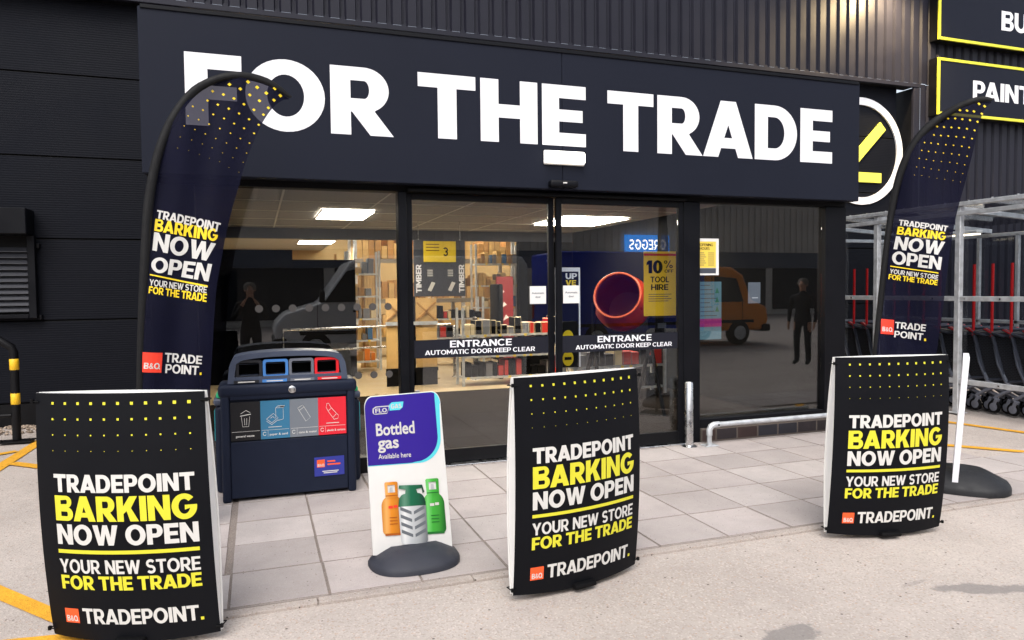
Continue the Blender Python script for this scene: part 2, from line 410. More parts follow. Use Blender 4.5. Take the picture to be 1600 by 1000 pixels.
    if ch == '3':
        w = .74; rt = (1.03-h)/4; ex = (w-s)/2/rt
        top = [(w/2 + ex*rt*math.cos(R(t)), .5+rt + rt*math.sin(R(t))) for t in [155-235*k/16 for k in range(17)]]
        bot = [(w/2 + ex*rt*math.cos(R(t)), .5-rt + rt*math.sin(R(t))) for t in [80-235*k/16 for k in range(17)]]
        return w, [[stroke(top + [(w/2-.02, .5)], h)], [stroke([(w/2-.02, .499)] + bot, h)]]
    if ch == '1': return .46, [[[(.46-s,0), (.46,0), (.46,1), (.46-s*.95,1), (0,.82), (0,.60), (.46-s,.70)]]]
    if ch == '%':
        g = [[arc(.2, .78, .2, .22, 0, 360, 20)[:-1], arc(.2, .78, .09, .1, 0, 360, 16)[:-1]],
             [arc(.8, .22, .2, .22, 0, 360, 20)[:-1], arc(.8, .22, .09, .1, 0, 360, 16)[:-1]], [[(.2,0), (.32,0), (.8,1), (.68,1)]]]
        return 1.0, g
    if ch == '&':
        a = [(.72,.03), (.25,.62), (.22,.80), (.36,.92), (.52,.84), (.5,.68), (.30,.52)]
        b = [(.30,.50), (.12,.34), (.12,.18), (.30,.08), (.50,.14), (.70,.42)]
        return .78, [[stroke(a, .15)], [stroke(b, .15)]]
    if ch == '.': return s*1.0, [[[(0,0), (s,0), (s,h*1.1), (0,h*1.1)]]]
    if ch == '-': return .4, [[[(0,.4), (.4,.4), (.4,.4+h), (0,.4+h)]]]
    return .30, []
KERN = {('T','R'):-.0, ('R','A'):-.03, ('A','D'):-.03, ('T','A'):-.08, ('A','T'):-.08, ('F','O'):-.03, ('P','O'):-.02, ('B','A'):-.04, ('R','K'):.0, ('Y','O'):-.02, ('P','A'):-.10, ('A','R'):-.0}
_cache = {}
def text_tris(txt, s=.262, h=.215, track=.055, space=.30):
    k = (txt, s, h, track)
    if k in _cache: return _cache[k]
    x = 0; out = []; spans = []; prev = None
    for ch in txt:
        if ch == ' ': x += space; prev = None; continue
        x += KERN.get((prev, ch), 0)
        w, gl = glyph(ch, s, h); st = len(out)
        for loops in gl:
            flat = [p for l in loops for p in l]
            for t in tessellate_polygon([[Vector((p[0], p[1], 0)) for p in l] for l in loops]):
                out.append(tuple((flat[i][0]+x, flat[i][1]) for i in t))
        spans.append((ch, st, len(out))); x += w + track; prev = ch
    _cache[k] = (out, x-track, spans); return _cache[k]
def norm_tris(txt, **kw):
    t, w, _ = text_tris(txt, **kw)
    return [tuple((p[0]/w, p[1]) for p in tr) for tr in t]
def font_tris(txt, offset=0.0):
    """lower-case lettering from the built-in face, normalised: x 0..1, baseline 0, cap height 1"""
    k = ('bfont', txt, offset)
    if k in _cache: return _cache[k]
    cu = bpy.data.curves.new('lettering_source', 'FONT'); cu.body = txt; cu.offset = offset; cu.resolution_u = 4
    ref = bpy.data.curves.new('lettering_ref', 'FONT'); ref.body = 'H'; ref.offset = offset
    res = []
    for c in (cu, ref):
        o = bpy.data.objects.new('lettering_source', c); col.objects.link(o)
        dg = bpy.context.evaluated_depsgraph_get(); me = bpy.data.meshes.new_from_object(o.evaluated_get(dg))
        me.calc_loop_triangles()
        res.append([tuple((me.vertices[i].co.x, me.vertices[i].co.y) for i in t.vertices) for t in me.loop_triangles])
        bpy.data.objects.remove(o); bpy.data.meshes.remove(me); bpy.data.curves.remove(c)
    cap = max(p[1] for t in res[1] for p in t); xs = [p[0] for t in res[0] for p in t]; x0, x1 = min(xs), max(xs)
    out = [tuple(((p[0]-x0)/(x1-x0), p[1]/cap) for p in t) for t in res[0]]
    _cache[k] = out; return out
def rect_tris(x0, y0, x1, y1): return [((x0,y0), (x1,y0), (x1,y1)), ((x0,y0), (x1,y1), (x0,y1))]
def poly_tris(p, *holes):
    loops = [p] + list(holes); flat = [q for l in loops for q in l]
    return [tuple(flat[i] for i in t) for t in tessellate_polygon([[Vector((q[0], q[1], 0)) for q in l] for l in loops])]
def place(tr, x0, y0, w, h, sh=0.0): return [tuple((x0+p[0]*w+p[1]*sh, y0+p[1]*h) for p in t) for t in tr]
# ================================================================== SETTING
CONC = (.465, .41, .37)
st1 = G(1235, 985); st2 = G(1560, 915); st3 = G(1430, 905)
M_CONC = ground_mat('aggregate_concrete', CONC, .38, 110, .5, stains=[(st1.x, st1.y, .20, .11, .3, .75), (st2.x, st2.y, .34, .075, -.35, .7), (st3.x, st3.y, .16, .02, .15, .35)])
b = MB(); b.faces([(-150,-150,-.02), (150,-150,-.02), (150,150,-.02), (-150,150,-.02)], [(0,1,2,3)], M_CONC)
tag(b.build('ground', smooth=0), kind='structure')

PAVE = [ground_mat('paving_slab_a', (.445, .395, .378), .2, 210, 1.3, .7), ground_mat('paving_slab_b', (.40, .357, .34), .2, 210, 1.1, .7),
        ground_mat('paving_slab_c', (.46, .415, .396), .2, 210, 1.6, .7)]
M_JOINT = ground_mat('joint_mortar', (.26, .22, .195), .5, 160, 2.2)
b = MB()
b.box(-.72, 6.33, 4.83, 6.9, -.05, -.006, M_JOINT); b.box(-.72, 9.33, 3.85, 4.8299, -.05, -.006, M_JOINT)
for i in range(-4, 16):
    x0 = 1.33 + .5*i
    for j in range(0, 6):
        y0 = 3.872 + .484*j
        if x0 > 6.2 and j > 1: continue
        q = [random.uniform(-.003, .003) for _ in range(4)]; z = random.uniform(-.0008, .0012); tx, ty = random.uniform(-.001, .001), random.uniform(-.001, .001)
        g = .0048
        x1, y1 = x0+.5-g, y0+.484-g
        if x0 < -.3: x0 = -.70
        vs = [(x0+g+q[0],y0+g+q[1],-.05), (x1+q[2],y0+g+q[1],-.05), (x1+q[2],y1+q[3],-.05), (x0+g+q[0],y1+q[3],-.05)]
        vs += [(v[0], v[1], z+tx*(k in (1, 2))+ty*(k > 1)) for k, v in enumerate(vs)]
        bv, f = b.faces(vs, [(0,3,2,1), (4,5,6,7), (0,1,5,4), (1,2,6,5), (2,3,7,6), (3,0,4,7)], random.choice(PAVE))
        b.bevel(f, .003, 1)
tag(b.build('pavement', smooth=25), kind='structure')
# flush concrete edging between paving and car park
b = MB(); x = -.72
M_EDGE = ground_mat('edging_concrete', (.40, .35, .315), .4, 150, 2.0)
while x < 12:
    w = .9 + random.uniform(-.1, .1); b.box(x+.004, x+w-.004, 3.795, 3.862, -.05, random.uniform(-.004, -.001), M_EDGE, .004); x += w
tag(b.build('kerb', smooth=25), kind='structure')
M_PAINT = ground_mat('worn_yellow_paint', (.72, .36, .03), .35, 120, 2.5, .6)
def ground_poly(name, pts, z, m=M_PAINT):
    b = MB(); b.faces([(p.x, p.y, z) for p in pts], [tuple(range(len(pts)))], m); return tag(b.build(name, smooth=0), kind='structure')
def strip(a, c, wa): 
    a, c = Vector((a.x, a.y, 0)), Vector((c.x, c.y, 0)); d = (c-a).normalized(); n = Vector((-d.y, d.x, 0))*wa/2
    return [a-n, c-n, c+n, a+n]
A0, A1, B0, B1 = G(0,910), G(74,941), G(74,964), G(0,940)
dl = (A0-A1); 
ground_poly('road_marking', [A0+dl*4, A1-dl*.9, B0-dl*.9, B1+dl*4], -.014)
e0, e1 = G(0,996), G(82,988); ground_poly('road_marking', [e0+(e0-e1)*4, e1+(e1-e0)*2, e1+(e1-e0)*2+Vector((-.03,-.16,0)), e0+(e0-e1)*4+Vector((0,-.16,0))], -.012)
ground_poly('road_marking', strip(G(62,688)+(G(62,688)-G(0,727))*.6, G(0,727)+(G(0,727)-G(62,688))*1.2, .12), -.012)
ground_poly('road_marking', strip(G(-20,711), G(26,703), .10), -.010)
ground_poly('road_marking', strip(G(18,722), G(90,731), .11), -.008)
ground_poly('road_marking', strip(G(1440,652), G(1760,695), .11), -.012)
ground_poly('road_marking', strip(G(1440,690), G(1700,712), .11), -.012)
# gravel margin at the wall foot
M_GRAV = ground_mat('gravel_stones', (.33, .26, .20), .9, 40, 3, .4)
b = MB()
for k in range(900):
    x = random.uniform(-6, -.8); y = random.uniform(9.72, 10.25); r = random.uniform(.015, .035)
    b.lathe([(0, -r*.5), (r*.8, -r*.25), (r, .1*r), (r*.6, r*.55), (0, r*.65)], M_GRAV, 5, (x, y, -.004), (random.uniform(-.4,.4), random.uniform(-.4,.4), 1))
tag(b.build('gravel', smooth=60), kind='stuff')

# ------------------------------------------------------------------ main store walls
YW, YC = 10.3, 10.1
b = MB()
for x0, x1 in ((-9, -.80), (6.21, 11.16)):
    b.box(x0, x1, YW+.05, YW+.2, -.05, 5.25, M_DEEP)
    z = .27 if x0 < 0 else .27
    b.box(x0, x1, YW+.004, YW+.06, -.03, .262, M_BLACK)
    for k in range(5):
        z0 = .27 + 1.005*k; b.box(x0+.002, x1-.002, YW, YW+.06, z0+.006, z0+1.005-.006, M_CLAD, .006)
tag(b.build('cladding_wall'), 'dark grey wall of wide horizontal cladding panels behind the entrance block', 'wall')
def corrugated(b, x0, x1, z0, z1, y):
    P = .21; x = x0; prof = []
    while x < x1:
        prof += [(x, y), (x+.118, y), (x+.136, y+.040), (x+.150, y+.040), (x+.153, y+.034), (x+.166, y+.034), (x+.169, y+.040), (x+.185, y+.040)]; x += P
    prof.append((x, y)); n = len(prof)
    vs = [(p[0], p[1], z0) for p in prof] + [(p[0], p[1], z1) for p in prof]
    b.faces(vs, [(i, i+1, n+i+1, n+i) for i in range(n-1)], M_CORR)
    return x
b = MB()
xe = corrugated(b, -8.0, 20.0, 5.27, 12.0, YC)
corrugated(b, 11.50, 20.0, -.02, 5.26, YC)
b.box(-8, 11.50, YC-.012, YC+.05, 5.195, 5.265, M_CORR, .004)         # drip flashing
b.box(-8, 11.36, YC+.051, YW+.04, 5.20, 5.24, M_BLACK)                 # soffit
b.box(11.345, 11.495, YC-.006, YC+.05, -.02, 5.19, M_CORR, .006)      # corner flashing
b.box(11.36, 11.48, YC+.051, YW+.2, -.02, 5.19, M_BLACK)
for k in range(85):
    x = -8+.21*k
    b.box(x+.128, x+.188, YC+.012, YC+.042, 5.266, 5.30, M_CORR)
tag(b.build('corrugated_wall', smooth=20), 'dark grey vertical corrugated steel wall above the fascia and behind the trolley shelter', 'wall')

# ------------------------------------------------------------------ entrance block: fascia sign, letters, frames
sg = empty('fascia_sign', (-.80, 6.2, 2.52), 0, 'long dark grey fascia with big white FOR THE TRADE lettering', 'shop sign')
b = MB()
XJ = 2.70
b.box(0, XJ+.80-.001, 0, .10, 0, 1.262, M_FASCIA, .006); b.box(XJ+.80+.001, 7.0, 0, .10, 0, 1.262, M_FASCIA, .006)
b.box(.01, 6.99, .1005, .42, .004, 1.255, M_BLACK); b.box(.01, 6.99, .421, 4.0, .29, 1.255, M_BLACK)
b.build('fascia_panel', sg)
b = MB(); b.box(.02, 6.98, -.012, .0, 1.245, 1.275, M_FRAME, .003); b.build('top_trim', sg)
# letters: place each word by the photograph's word ends
def fascia_word(txt, xa, xb, zb, hh):
    tr, w, spans = text_tris(txt, s=.262, h=.215, track=.07)
    k = (xb-xa)/w
    for ch, s0, s1 in spans:
        b = MB()
        b.tris(tr[s0:s1], lambda u, v: (xa+u*k+.80, -.003, zb+v*hh-2.52), M_WHITE)
        b.build('letter', sg, smooth=0)
_w = lambda px, py: W(px, py, 6.2)
for txt, xa, xb, zb, hh in (('FOR', _w(289,140).x, _w(611,160).x, _w(609,214).z, _w(515,101).z-_w(609,214).z),
                            ('THE', _w(653,160).x, _w(915,180).x, _w(846,226).z, _w(745,121).z-_w(846,226).z),
                            ('TRADE', _w(949,180).x, _w(1300,220).x, _w(1170,248).z, _w(1100,155).z-_w(1170,248).z)):
    fascia_word(txt, xa, xb, zb, hh)

sf = empty('shop_front', (0, 6.42, 0), 0, 'black framed glazed shop front with four tall panes and brick plinth', 'shop front')
GY = 0.0
def frame_box(name, x0, x1, z0, z1, y0=-.06, y1=.07, m=M_FRAME, bev=.005):
    b = MB(); b.box(x0, x1, y0, y1, z0, z1, m, bev); return b.build(name, sf)
frame_box('mullion', 1.195, 1.272, 0, 2.47); frame_box('mullion', 4.10, 4.295, 0, 2.47)
frame_box('end_post', 5.90, 6.185, .0, 2.47); frame_box('end_post', -.79, -.45, 0, 2.47)
frame_box('header', -.79, 6.185, 2.472, 2.60, -.05, .1, M_DEEP)
frame_box('sill', -.449, 1.194, 0, .14, -.055, .07, M_BLACK); frame_box('sill', 4.296, 5.899, .145, .235, -.058, .07, M_FRAME)
frame_box('threshold', 1.273, 4.099, 0, .012, -.10, .2, M_STEEL)
def brickmat():
    M = mat('plinth_brick', srgb((44, 38, 41)), .75, noise=.25, nscale=5, bump=.3, bscale=80); return M
b = MB(); bm_ = [brickmat(), mat('plinth_brick_red', srgb((56, 42, 40)), .75, noise=.25, nscale=5, bump=.3, bscale=80), mat('plinth_brick_blue', srgb((40, 40, 47)), .7, noise=.25, nscale=5, bump=.3, bscale=80)]
M_MORT = mat('mortar', srgb((92, 84, 78)), .9)
b.box(4.296, 6.18, -.085, .06, .0, .143, M_MORT)
x = 4.21
while x < 6.17:
    x0, x1 = max(4.298, x+.005), min(6.182, x+.26-.005)
    if x1-x0 > .02: b.box(x0, x1, -.089, -.02, .016, .134, random.choice(bm_), .004)
    x += .26
b.build('brick_plinth', sf)
def pane(x0, x1, z0, z1, y=.0, name='window_pane', parent=sf):
    b = MB(); b.box(x0, x1, y-.004, y+.004, z0, z1, M_GLASS); return b.build(name, parent, smooth=0)
p1 = pane(-.449, 1.194, .141, 2.471); p4 = pane(4.296, 5.899, .236, 2.471)
# etched dots on the two fixed panes
M_ETCH = mat('etched_dot', srgb((74, 70, 68)), .7)
for pn, xs in ((p1, [.02+.135*k for k in range(9)]),):
    b = MB()
    for x in xs:
        for z in ((1.46, .86) if pn is p1 else (1.60,)):
            if pn is p1 and z < 1 and x < .75: continue
            b.faces([(x+.032*math.cos(t), -.0065, z+.032*math.sin(t)) for t in [k*math.pi/10 for k in range(20)]], [tuple(range(20))], M_ETCH)
    d = b.build('etched_dots', pn, smooth=0)
# sliding doors
M_BAND = mat('door_band_film', srgb((30, 31, 40)), .5, spec=.2)
def door(x0, x1, y, bx0, bx1):
    b = MB()
    w = .055
    b.box(x0, x0+w, y-.02, y+.025, .014, 2.468, M_FRAME, .004); b.box(x1-w, x1, y-.02, y+.025, .014, 2.468, M_FRAME, .004)
    b.box(x0+w, x1-w, y-.02, y+.025, 2.41, 2.468, M_BLACK, .004); b.box(x0+w, x1-w, y-.02, y+.025, .014, .135, M_BLACK, .004)
    d = b.build('sliding_door', sf)
    pane(x0+w+.001, x1-w-.001, .136, 2.409, y, 'pane', d)
    b = MB(); bw = x1-x0-2*w
    b.faces([(x0+w+.004, y-.0065, .985), (x1-w-.004, y-.0065, .985), (x1-w-.004, y-.0065, 1.15), (x0+w+.004, y-.0065, 1.15)], [(0,1,2,3)], M_BAND)
    cx = (bx0+bx1)/2
    b.tris(place(norm_tris('ENTRANCE', s=.21, h=.17, track=.07), cx-.30, 1.075, .60, .062), lambda u, v: (u, y-.009, v), M_WHITE)
    b.tris(place(norm_tris('AUTOMATIC DOOR KEEP CLEAR', s=.20, h=.16, track=.07), cx-.535, 1.012, 1.07, .042), lambda u, v: (u, y-.009, v), M_WHITE)
    b.build('safety_band', d, smooth=0)
    return d
d1 = door(1.274, 2.70, .02, 1.35, 2.58); d2 = door(2.704, 4.098, -.035, 2.85, 4.02)
# black hanging track housing under the fascia
frame_box('door_track', 1.273, 4.099, 2.469, 2.5, -.12, -.051, M_DEEP)
# posters on the glass
def notice(name, label, cat, px0, py0, px1, py1, Y, draw, base=M_WHITEP):
    a, c = W(px0, py1, Y), W(px1, py0, Y); w, h = c.x-a.x, c.z-a.z
    b = MB(); b.box(0, w, -.0015, .0015, 0, h, base)
    draw(b, w, h, lambda u, v, k=1: (u*w, -.0015-.0012*k, v*h))
    return tag(b.build(name, smooth=0, loc=(a.x, Y, a.z)), label, cat)
M_PYEL = mat('poster_yellow', srgb((238, 206, 84)), .5); M_PGREY = mat('poster_grey', srgb((70, 74, 84)), .5)
M_PTEAL = mat('poster_teal', srgb((96, 130, 140)), .5); M_PPUR = mat('poster_purple', srgb((150, 40, 110)), .5)
def dr_hours(b, w, h, f):
    b.tris(rect_tris(.06, .20, .86, .92), lambda u, v: f(u, v, 1), M_PYEL); b.tris(rect_tris(.06, .05, .86, .19), lambda u, v: f(u, v, 1), M_PGREY)
    b.tris(place(norm_tris('OPENING', s=.16, h=.13), .10, .79, .62, .075), lambda u, v: f(u, v, 2), M_BLACK)
    b.tris(place(norm_tris('HOURS', s=.16, h=.13), .10, .69, .46, .075), lambda u, v: f(u, v, 2), M_BLACK)
    for k in range(7):
        b.tris(rect_tris(.10, .60-.055*k, .30+.05*(k % 3), .615-.055*k), lambda u, v: f(u, v, 2), M_PGREY); b.tris(rect_tris(.48, .60-.055*k, .78, .615-.055*k), lambda u, v: f(u, v, 2), M_PGREY)
notice('opening_hours_poster', 'small yellow opening hours notice in white border on right hand window', 'poster', 1090, 373, 1123, 430, 6.412-.006, dr_hours)
def dr_info(b, w, h, f):
    for k in range(9):
        b.tris(rect_tris(.08, .93-.075*k, .5+.1*(k % 4), .945-.075*k), lambda u, v: f(u, v, 1), M_PGREY)
    b.tris(rect_tris(0, .22, 1, .36), lambda u, v: f(u, v, 2), M_PPUR)
    for k in range(3): b.tris([((.72, .80-.16*k), (.90, .80-.16*k), (.81, .90-.16*k))], lambda u, v: f(u, v, 2), mat('leaf_green', srgb((50, 110, 80)), .5))
notice('information_poster', 'tall pale teal notice with purple stripe inside the right hand window', 'poster', 1091, 440, 1127, 531, 6.46, dr_info, M_PTEAL)
notice('paper_note', 'plain pale sheet stuck in middle of right hand window', 'notice', 1169, 441, 1188, 474, 6.46, lambda b, w, h, f: b.tris(rect_tris(.3, .24, .8, .28), lambda u, v: f(u, v, 1), M_WHITE), mat('note_grey', srgb((120, 126, 136)), .5))
def dr_auto(b, w, h, f):
    b.tris(place(font_tris('Automatic', .01), .12, .56, .76, .11), lambda u, v: f(u, v, 1), M_PGREY); b.tris(place(font_tris('door', .01), .34, .34, .32, .11), lambda u, v: f(u, v, 1), M_PGREY)
notice('door_notice', 'white automatic door sticker on left sliding door beside the centre join', 'notice', 828, 447, 853, 475, 6.418, dr_auto)
notice('door_notice', 'white automatic door sticker on right sliding door near the pick up poster', 'notice', 880, 446, 905, 474, 6.372, dr_auto)

# bulkhead light and sensor on the fascia
lf = W(852, 234, 6.15); lt = W(915, 258, 6.15)
bl = empty('bulkhead_light', ((lf.x+lt.x)/2, 6.2, (lf.z+lt.z)/2), 0, 'glowing white oblong emergency light fixed under the letter E of the fascia', 'wall light')
b = MB(); b.box(-.205, .205, -.03, -.001, -.066, .066, M_WHITEP, .02, 3); b.build('housing', bl)
b = MB(); b.box(-.195, .195, -.075, -.031, -.056, .056, emit('lamp_diffuser', (1, .96, .86), 1.6), .022, 4); b.build('diffuser', bl)
lf = W(861, 281, 6.12); lt = W(904, 293, 6.12)
ds = empty('door_sensor', ((lf.x+lt.x)/2, 6.2, (lf.z+lt.z)/2), 0, 'small dark motion sensor above the sliding doors', 'sensor')
b = MB(); b.box(-.14, .14, -.085, -.001, -.03, .032, M_FRAME, .02, 3); b.build('housing', ds)
b = MB(); b.box(-.02, .02, -.0875, -.0855, .002, .014, M_TEXTW); b.build('lens', ds)

# ------------------------------------------------------------------ signs on the corrugated wall, tick logo
def wall_sign(label, x0, z0, x1, z1, txt, tx0, tz0, tx1, th):
    e = empty('wall_sign', (x0, 9.9, z0), 0, label, 'shop sign', 'yellow framed department signs')
    w, h = x1-x0, z1-z0; b = MB(); b.box(0.035, w-.035, .012, .195, 0.035, h-.035, M_FASCIA); b.build('sign_panel', e)
    b = MB(); t = .05
    for (a0, a1, c0, c1) in ((0, w, 0, t), (0, w, h-t, h), (0, t, t, h-t), (w-t, w, t, h-t)): b.box(a0, a1, 0, .03, c0, c1, mat('sign_lime', srgb((228, 224, 66)), .45), .003)
    b.build('sign_frame', e)
    b = MB(); b.box(-.004, .0349, .0301, .195, -.004, h+.004, M_BLACK); b.box(.035, w, .0301, .195, -.004, .0349, M_BLACK); b.build('sign_return', e)
    b = MB(); b.tris(place(norm_tris(txt, s=.25, h=.2), tx0-x0, tz0-z0, tx1-tx0, th), lambda u, v: (u, .008, v), M_WHITE); b.build('lettering', e, smooth=0)
wall_sign('yellow framed dark sign reading PAINT, lower of the two on the wall', 11.70, 4.69, 15.4, 5.71, 'PAINT', 12.57, 5.03, 14.10, .34)
wall_sign('yellow framed dark sign reading BU, upper of the two on the wall', 11.70, 6.03, 15.4, 7.05, 'BU', 13.27, 6.36, 13.95, .355)
lg = empty('tick_logo', (10.32, 10.28, 4.02), 0, 'round white ring with yellow tick on the recessed wall right of the fascia', 'logo')
def flat3(u, v, d): return (u, -.012+d, v)
b = MB(); b.prism(arc(0, 0, .965, .955, 0, 360, 64)[:-1], flat3, .03, M_WHITE, [arc(0, 0, .835, .825, 0, 360, 56)[:-1]]); b.build('ring', lg)
M_LOGY = mat('logo_yellow', srgb((232, 230, 90)), .5)
b = MB(); b.prism([(-.12, .01), (.434, .543), (.557, .413), (-.12, -.256)], flat3, .03, M_LOGY); b.build('tick_stroke', lg)
b = MB(); b.prism([(-.16, -.55), (.465, -.55), (.465, -.375), (-.16, -.375)], flat3, .03, M_LOGY); b.build('base_stroke', lg)
# floodlight at the top of the corrugated wall (its glow is what the photo shows)
fl = empty('flood_light', (10.6, 9.4, 6.95), 0, 'warm wall floodlight shining down the corrugated wall at top edge', 'wall light')
b = MB(); b.box(-.16, .16, -.10, .12, .03, .13, M_BLACK, .02, 2); b.box(-.03, .03, .12, .72, .06, .10, M_BLACK); b.build('housing', fl)
b = MB(); b.box(-.14, .14, -.08, .11, .005, .029, emit('flood_lens', (1, .74, .38), 9.0)); b.build('lens', fl)
l = bpy.data.lights.new('flood_lamp', 'SPOT'); l.energy = 680; l.color = (1, .74, .40); l.spot_size = R(150); l.spot_blend = .9; l.shadow_soft_size = .12
lo = bpy.data.objects.new('flood_lamp', l); col.objects.link(lo); lo.parent = fl; lo.location = (0, -.0, -.03); lo.rotation_euler = (R(35), 0, R(15))

# left wall: louvred shutter box
vt = empty('louvre_vent', (-2.56, 10.3, 1.36), 0, 'black louvred vent under a boxy hood on the left wall', 'vent')
b = MB(); b.box(-1.6, .03, -.34, -.001, .95, 1.26, M_FRAME, .01); b.build('hood', vt)
b = MB()
b.box(-1.6, 0, -.03, -.001, 0, .949, M_DEEP)
for k in range(11):
    z = .04+.072*k; b.faces([(-1.58,-.036,z+.05), (-.035,-.036,z+.05), (-.035,-.085,z), (-1.58,-.085,z), (-1.58,-.085,z-.01), (-.035,-.085,z-.01)], [(0,1,2,3), (3,2,5,4)], mat('louvre_slat', srgb((64, 65, 70)), .35))
b.build('louvre', vt)
b = MB(); b.box(-.034, .05, -.11, -.031, -.05, .949, M_FRAME, .006); b.box(-1.6, -.035, -.11, -.031, -.05, -.001, M_FRAME, .006); b.box(.051, .09, -.06, -.002, .80, .86, M_BLACK, .008); b.box(.051, .09, -.06, -.002, -.07, -.01, M_BLACK, .008); b.build('vent_frame', vt)

# ================================================================== INTERIOR
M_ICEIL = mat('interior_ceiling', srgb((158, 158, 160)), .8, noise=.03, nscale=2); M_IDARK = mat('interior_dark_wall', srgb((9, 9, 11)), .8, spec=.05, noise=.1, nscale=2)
M_IFLOOR = mat('interior_floor', srgb((176, 156, 122)), .35, noise=.10, nscale=1.5); M_MATT = mat('entrance_mat', srgb((30, 24, 20)), .95, spec=.05, noise=.15, nscale=20, bump=.4, bscale=300)
M_IWALL = mat('interior_warm_wall', srgb((176, 150, 104)), .7, noise=.1, nscale=1.2)
M_PANEL = emit('ceiling_panel_light', (1, .88, .70), 36)
M_WOOD = mat('planed_timber', srgb((202, 164, 104)), .55, noise=.16, nscale=4); M_WOOD2 = mat('rough_timber', srgb((168, 124, 70)), .6, noise=.2, nscale=5)
b = MB(); b.box(-.78, 6.17, 6.50, 11.05, -.03, .004, M_MATT); tag(b.build('mat_floor'), kind='structure')
b = MB(); b.box(-.78, 6.17, 11.051, 13.7, -.03, .002, M_IFLOOR); b.box(-3, 11, 13.7005, 28, -.03, .002, M_IFLOOR); tag(b.build('shop_floor'), kind='structure')
b = MB(); CZ = 2.75
b.box(-.78, 6.17, 6.52, 13.9, CZ, CZ+.05, M_ICEIL); b.box(-3, 1.75, 13.901, 28, CZ, CZ+.05, M_ICEIL)
for k in range(7): b.box(-.78, 6.17, 7.2+1.2*k, 7.224+1.2*k, CZ-.006, CZ-.0005, M_WHITEP)
for k in range(6): b.box(.31+1.2*k, .334+1.2*k, 6.52, 13.6, CZ-.009, CZ-.0065, M_WHITEP)
tag(b.build('shop_ceiling'), kind='structure')
b = MB()
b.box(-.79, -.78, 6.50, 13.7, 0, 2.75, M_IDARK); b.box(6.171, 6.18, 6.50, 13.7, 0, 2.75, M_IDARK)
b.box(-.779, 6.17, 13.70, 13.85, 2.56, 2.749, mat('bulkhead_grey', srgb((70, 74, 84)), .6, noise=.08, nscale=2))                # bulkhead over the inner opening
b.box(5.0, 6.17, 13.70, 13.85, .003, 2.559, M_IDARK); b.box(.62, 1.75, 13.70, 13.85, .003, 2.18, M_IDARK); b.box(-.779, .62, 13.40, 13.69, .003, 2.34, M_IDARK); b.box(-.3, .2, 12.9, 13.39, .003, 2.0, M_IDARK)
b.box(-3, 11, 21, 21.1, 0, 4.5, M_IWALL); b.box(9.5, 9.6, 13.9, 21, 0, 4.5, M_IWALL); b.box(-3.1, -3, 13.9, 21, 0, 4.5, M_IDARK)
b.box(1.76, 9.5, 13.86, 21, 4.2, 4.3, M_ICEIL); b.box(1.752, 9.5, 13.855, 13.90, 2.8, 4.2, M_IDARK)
tag(b.build('interior_wall'), 'dark and warm painted walls inside the lit store', 'wall')
M_PANELADD = emit('added_panel_light', (1, .90, .74), 11)  # weaker glow for the two added fill panels behind the doors
def ceil_light(x0, x1, y0, y1, z, label):
    e = empty('ceiling_light', ((x0+x1)/2, (y0+y1)/2, z), 0, label, 'ceiling light', 'lit ceiling panels inside the store')
    w, d = (x1-x0)/2, (y1-y0)/2
    b = MB()
    for q in ((-w-.02, w+.02, -d-.02, -d), (-w-.02, w+.02, d, d+.02), (-w-.02, -w, -d, d), (w, w+.02, -d, d)): b.box(q[0], q[1], q[2], q[3], -.02, -.001, M_WHITEP)
    b.build('light_frame', e)
    b = MB(); b.box(-w, w, -d, d, -.012, -.001, M_PANELADD if y0 < 8 else M_PANEL); b.build('diffuser', e)
ceil_light(.90, 1.62, 10.40, 11.66, CZ-.009, 'lit ceiling panel behind the leftmost window')
ceil_light(4.62, 5.74, 10.50, 11.9, CZ-.009, 'lit ceiling panel behind the right sliding door')
ceil_light(.95, 1.72, 16.8, 17.9, CZ, 'small far lit ceiling panel low in the leftmost window')
ceil_light(1.6, 2.8, 7.2, 7.8, CZ-.009, 'unseen ceiling panel added to light the lobby behind the left sliding door')  # added to lift the dark lobby; hidden behind the fascia
ceil_light(3.7, 4.9, 6.9, 7.5, CZ-.009, 'unseen ceiling panel added to light the mixer behind the right sliding door')  # added to light the mixer and poster; hidden behind the fascia
for i, (x, y) in enumerate(((2.6, 15.0), (4.3, 16.6), (3.0, 18.6), (6.0, 19.0))):  # unseen panels added to brighten the shop beyond the inner opening
    ceil_light(x, x+1.3, y, y+.6, 4.19, ['added high light brightening the shop nearest the inner opening', 'added high light brightening the middle of the timber aisle', 'added high light brightening the timber racks from above', 'added high light brightening the shop deepest on the right'][i])
# timber rack seen through the doors
rk = empty('timber_rack', (2.2, 17.2, 0), 0, 'tall rack of pale timber lengths in the bright shop behind the doors', 'rack')
b = MB()
for x in (0, 1.3, 2.6, 3.9): b.box(x-.04, x+.04, -.05, .05, 0, 3.3, M_GALV); b.box(x-.04, x+.04, .95, 1.05, 0, 3.3, M_GALV)
for z in (.45, 1.35, 2.3, 3.1): b.box(-.04, 3.94, -.07, -.051, z-.05, z+.05, mat('rack_beam', srgb((120, 112, 100)), .5)); 
b.build('rack_frame', rk)
for z, m_ in ((.51, M_WOOD2), (1.41, M_WOOD), (2.36, M_WOOD)):
    b = MB()
    for k in range(26):
        x = .02+.148*k+random.uniform(0, .01); hh = random.uniform(.25, .62); b.box(x, x+.135, random.uniform(-.04, .03), .95, z, z+hh, random.choice((M_WOOD, M_WOOD2)), .004)
    b.build('timber_stack', rk)
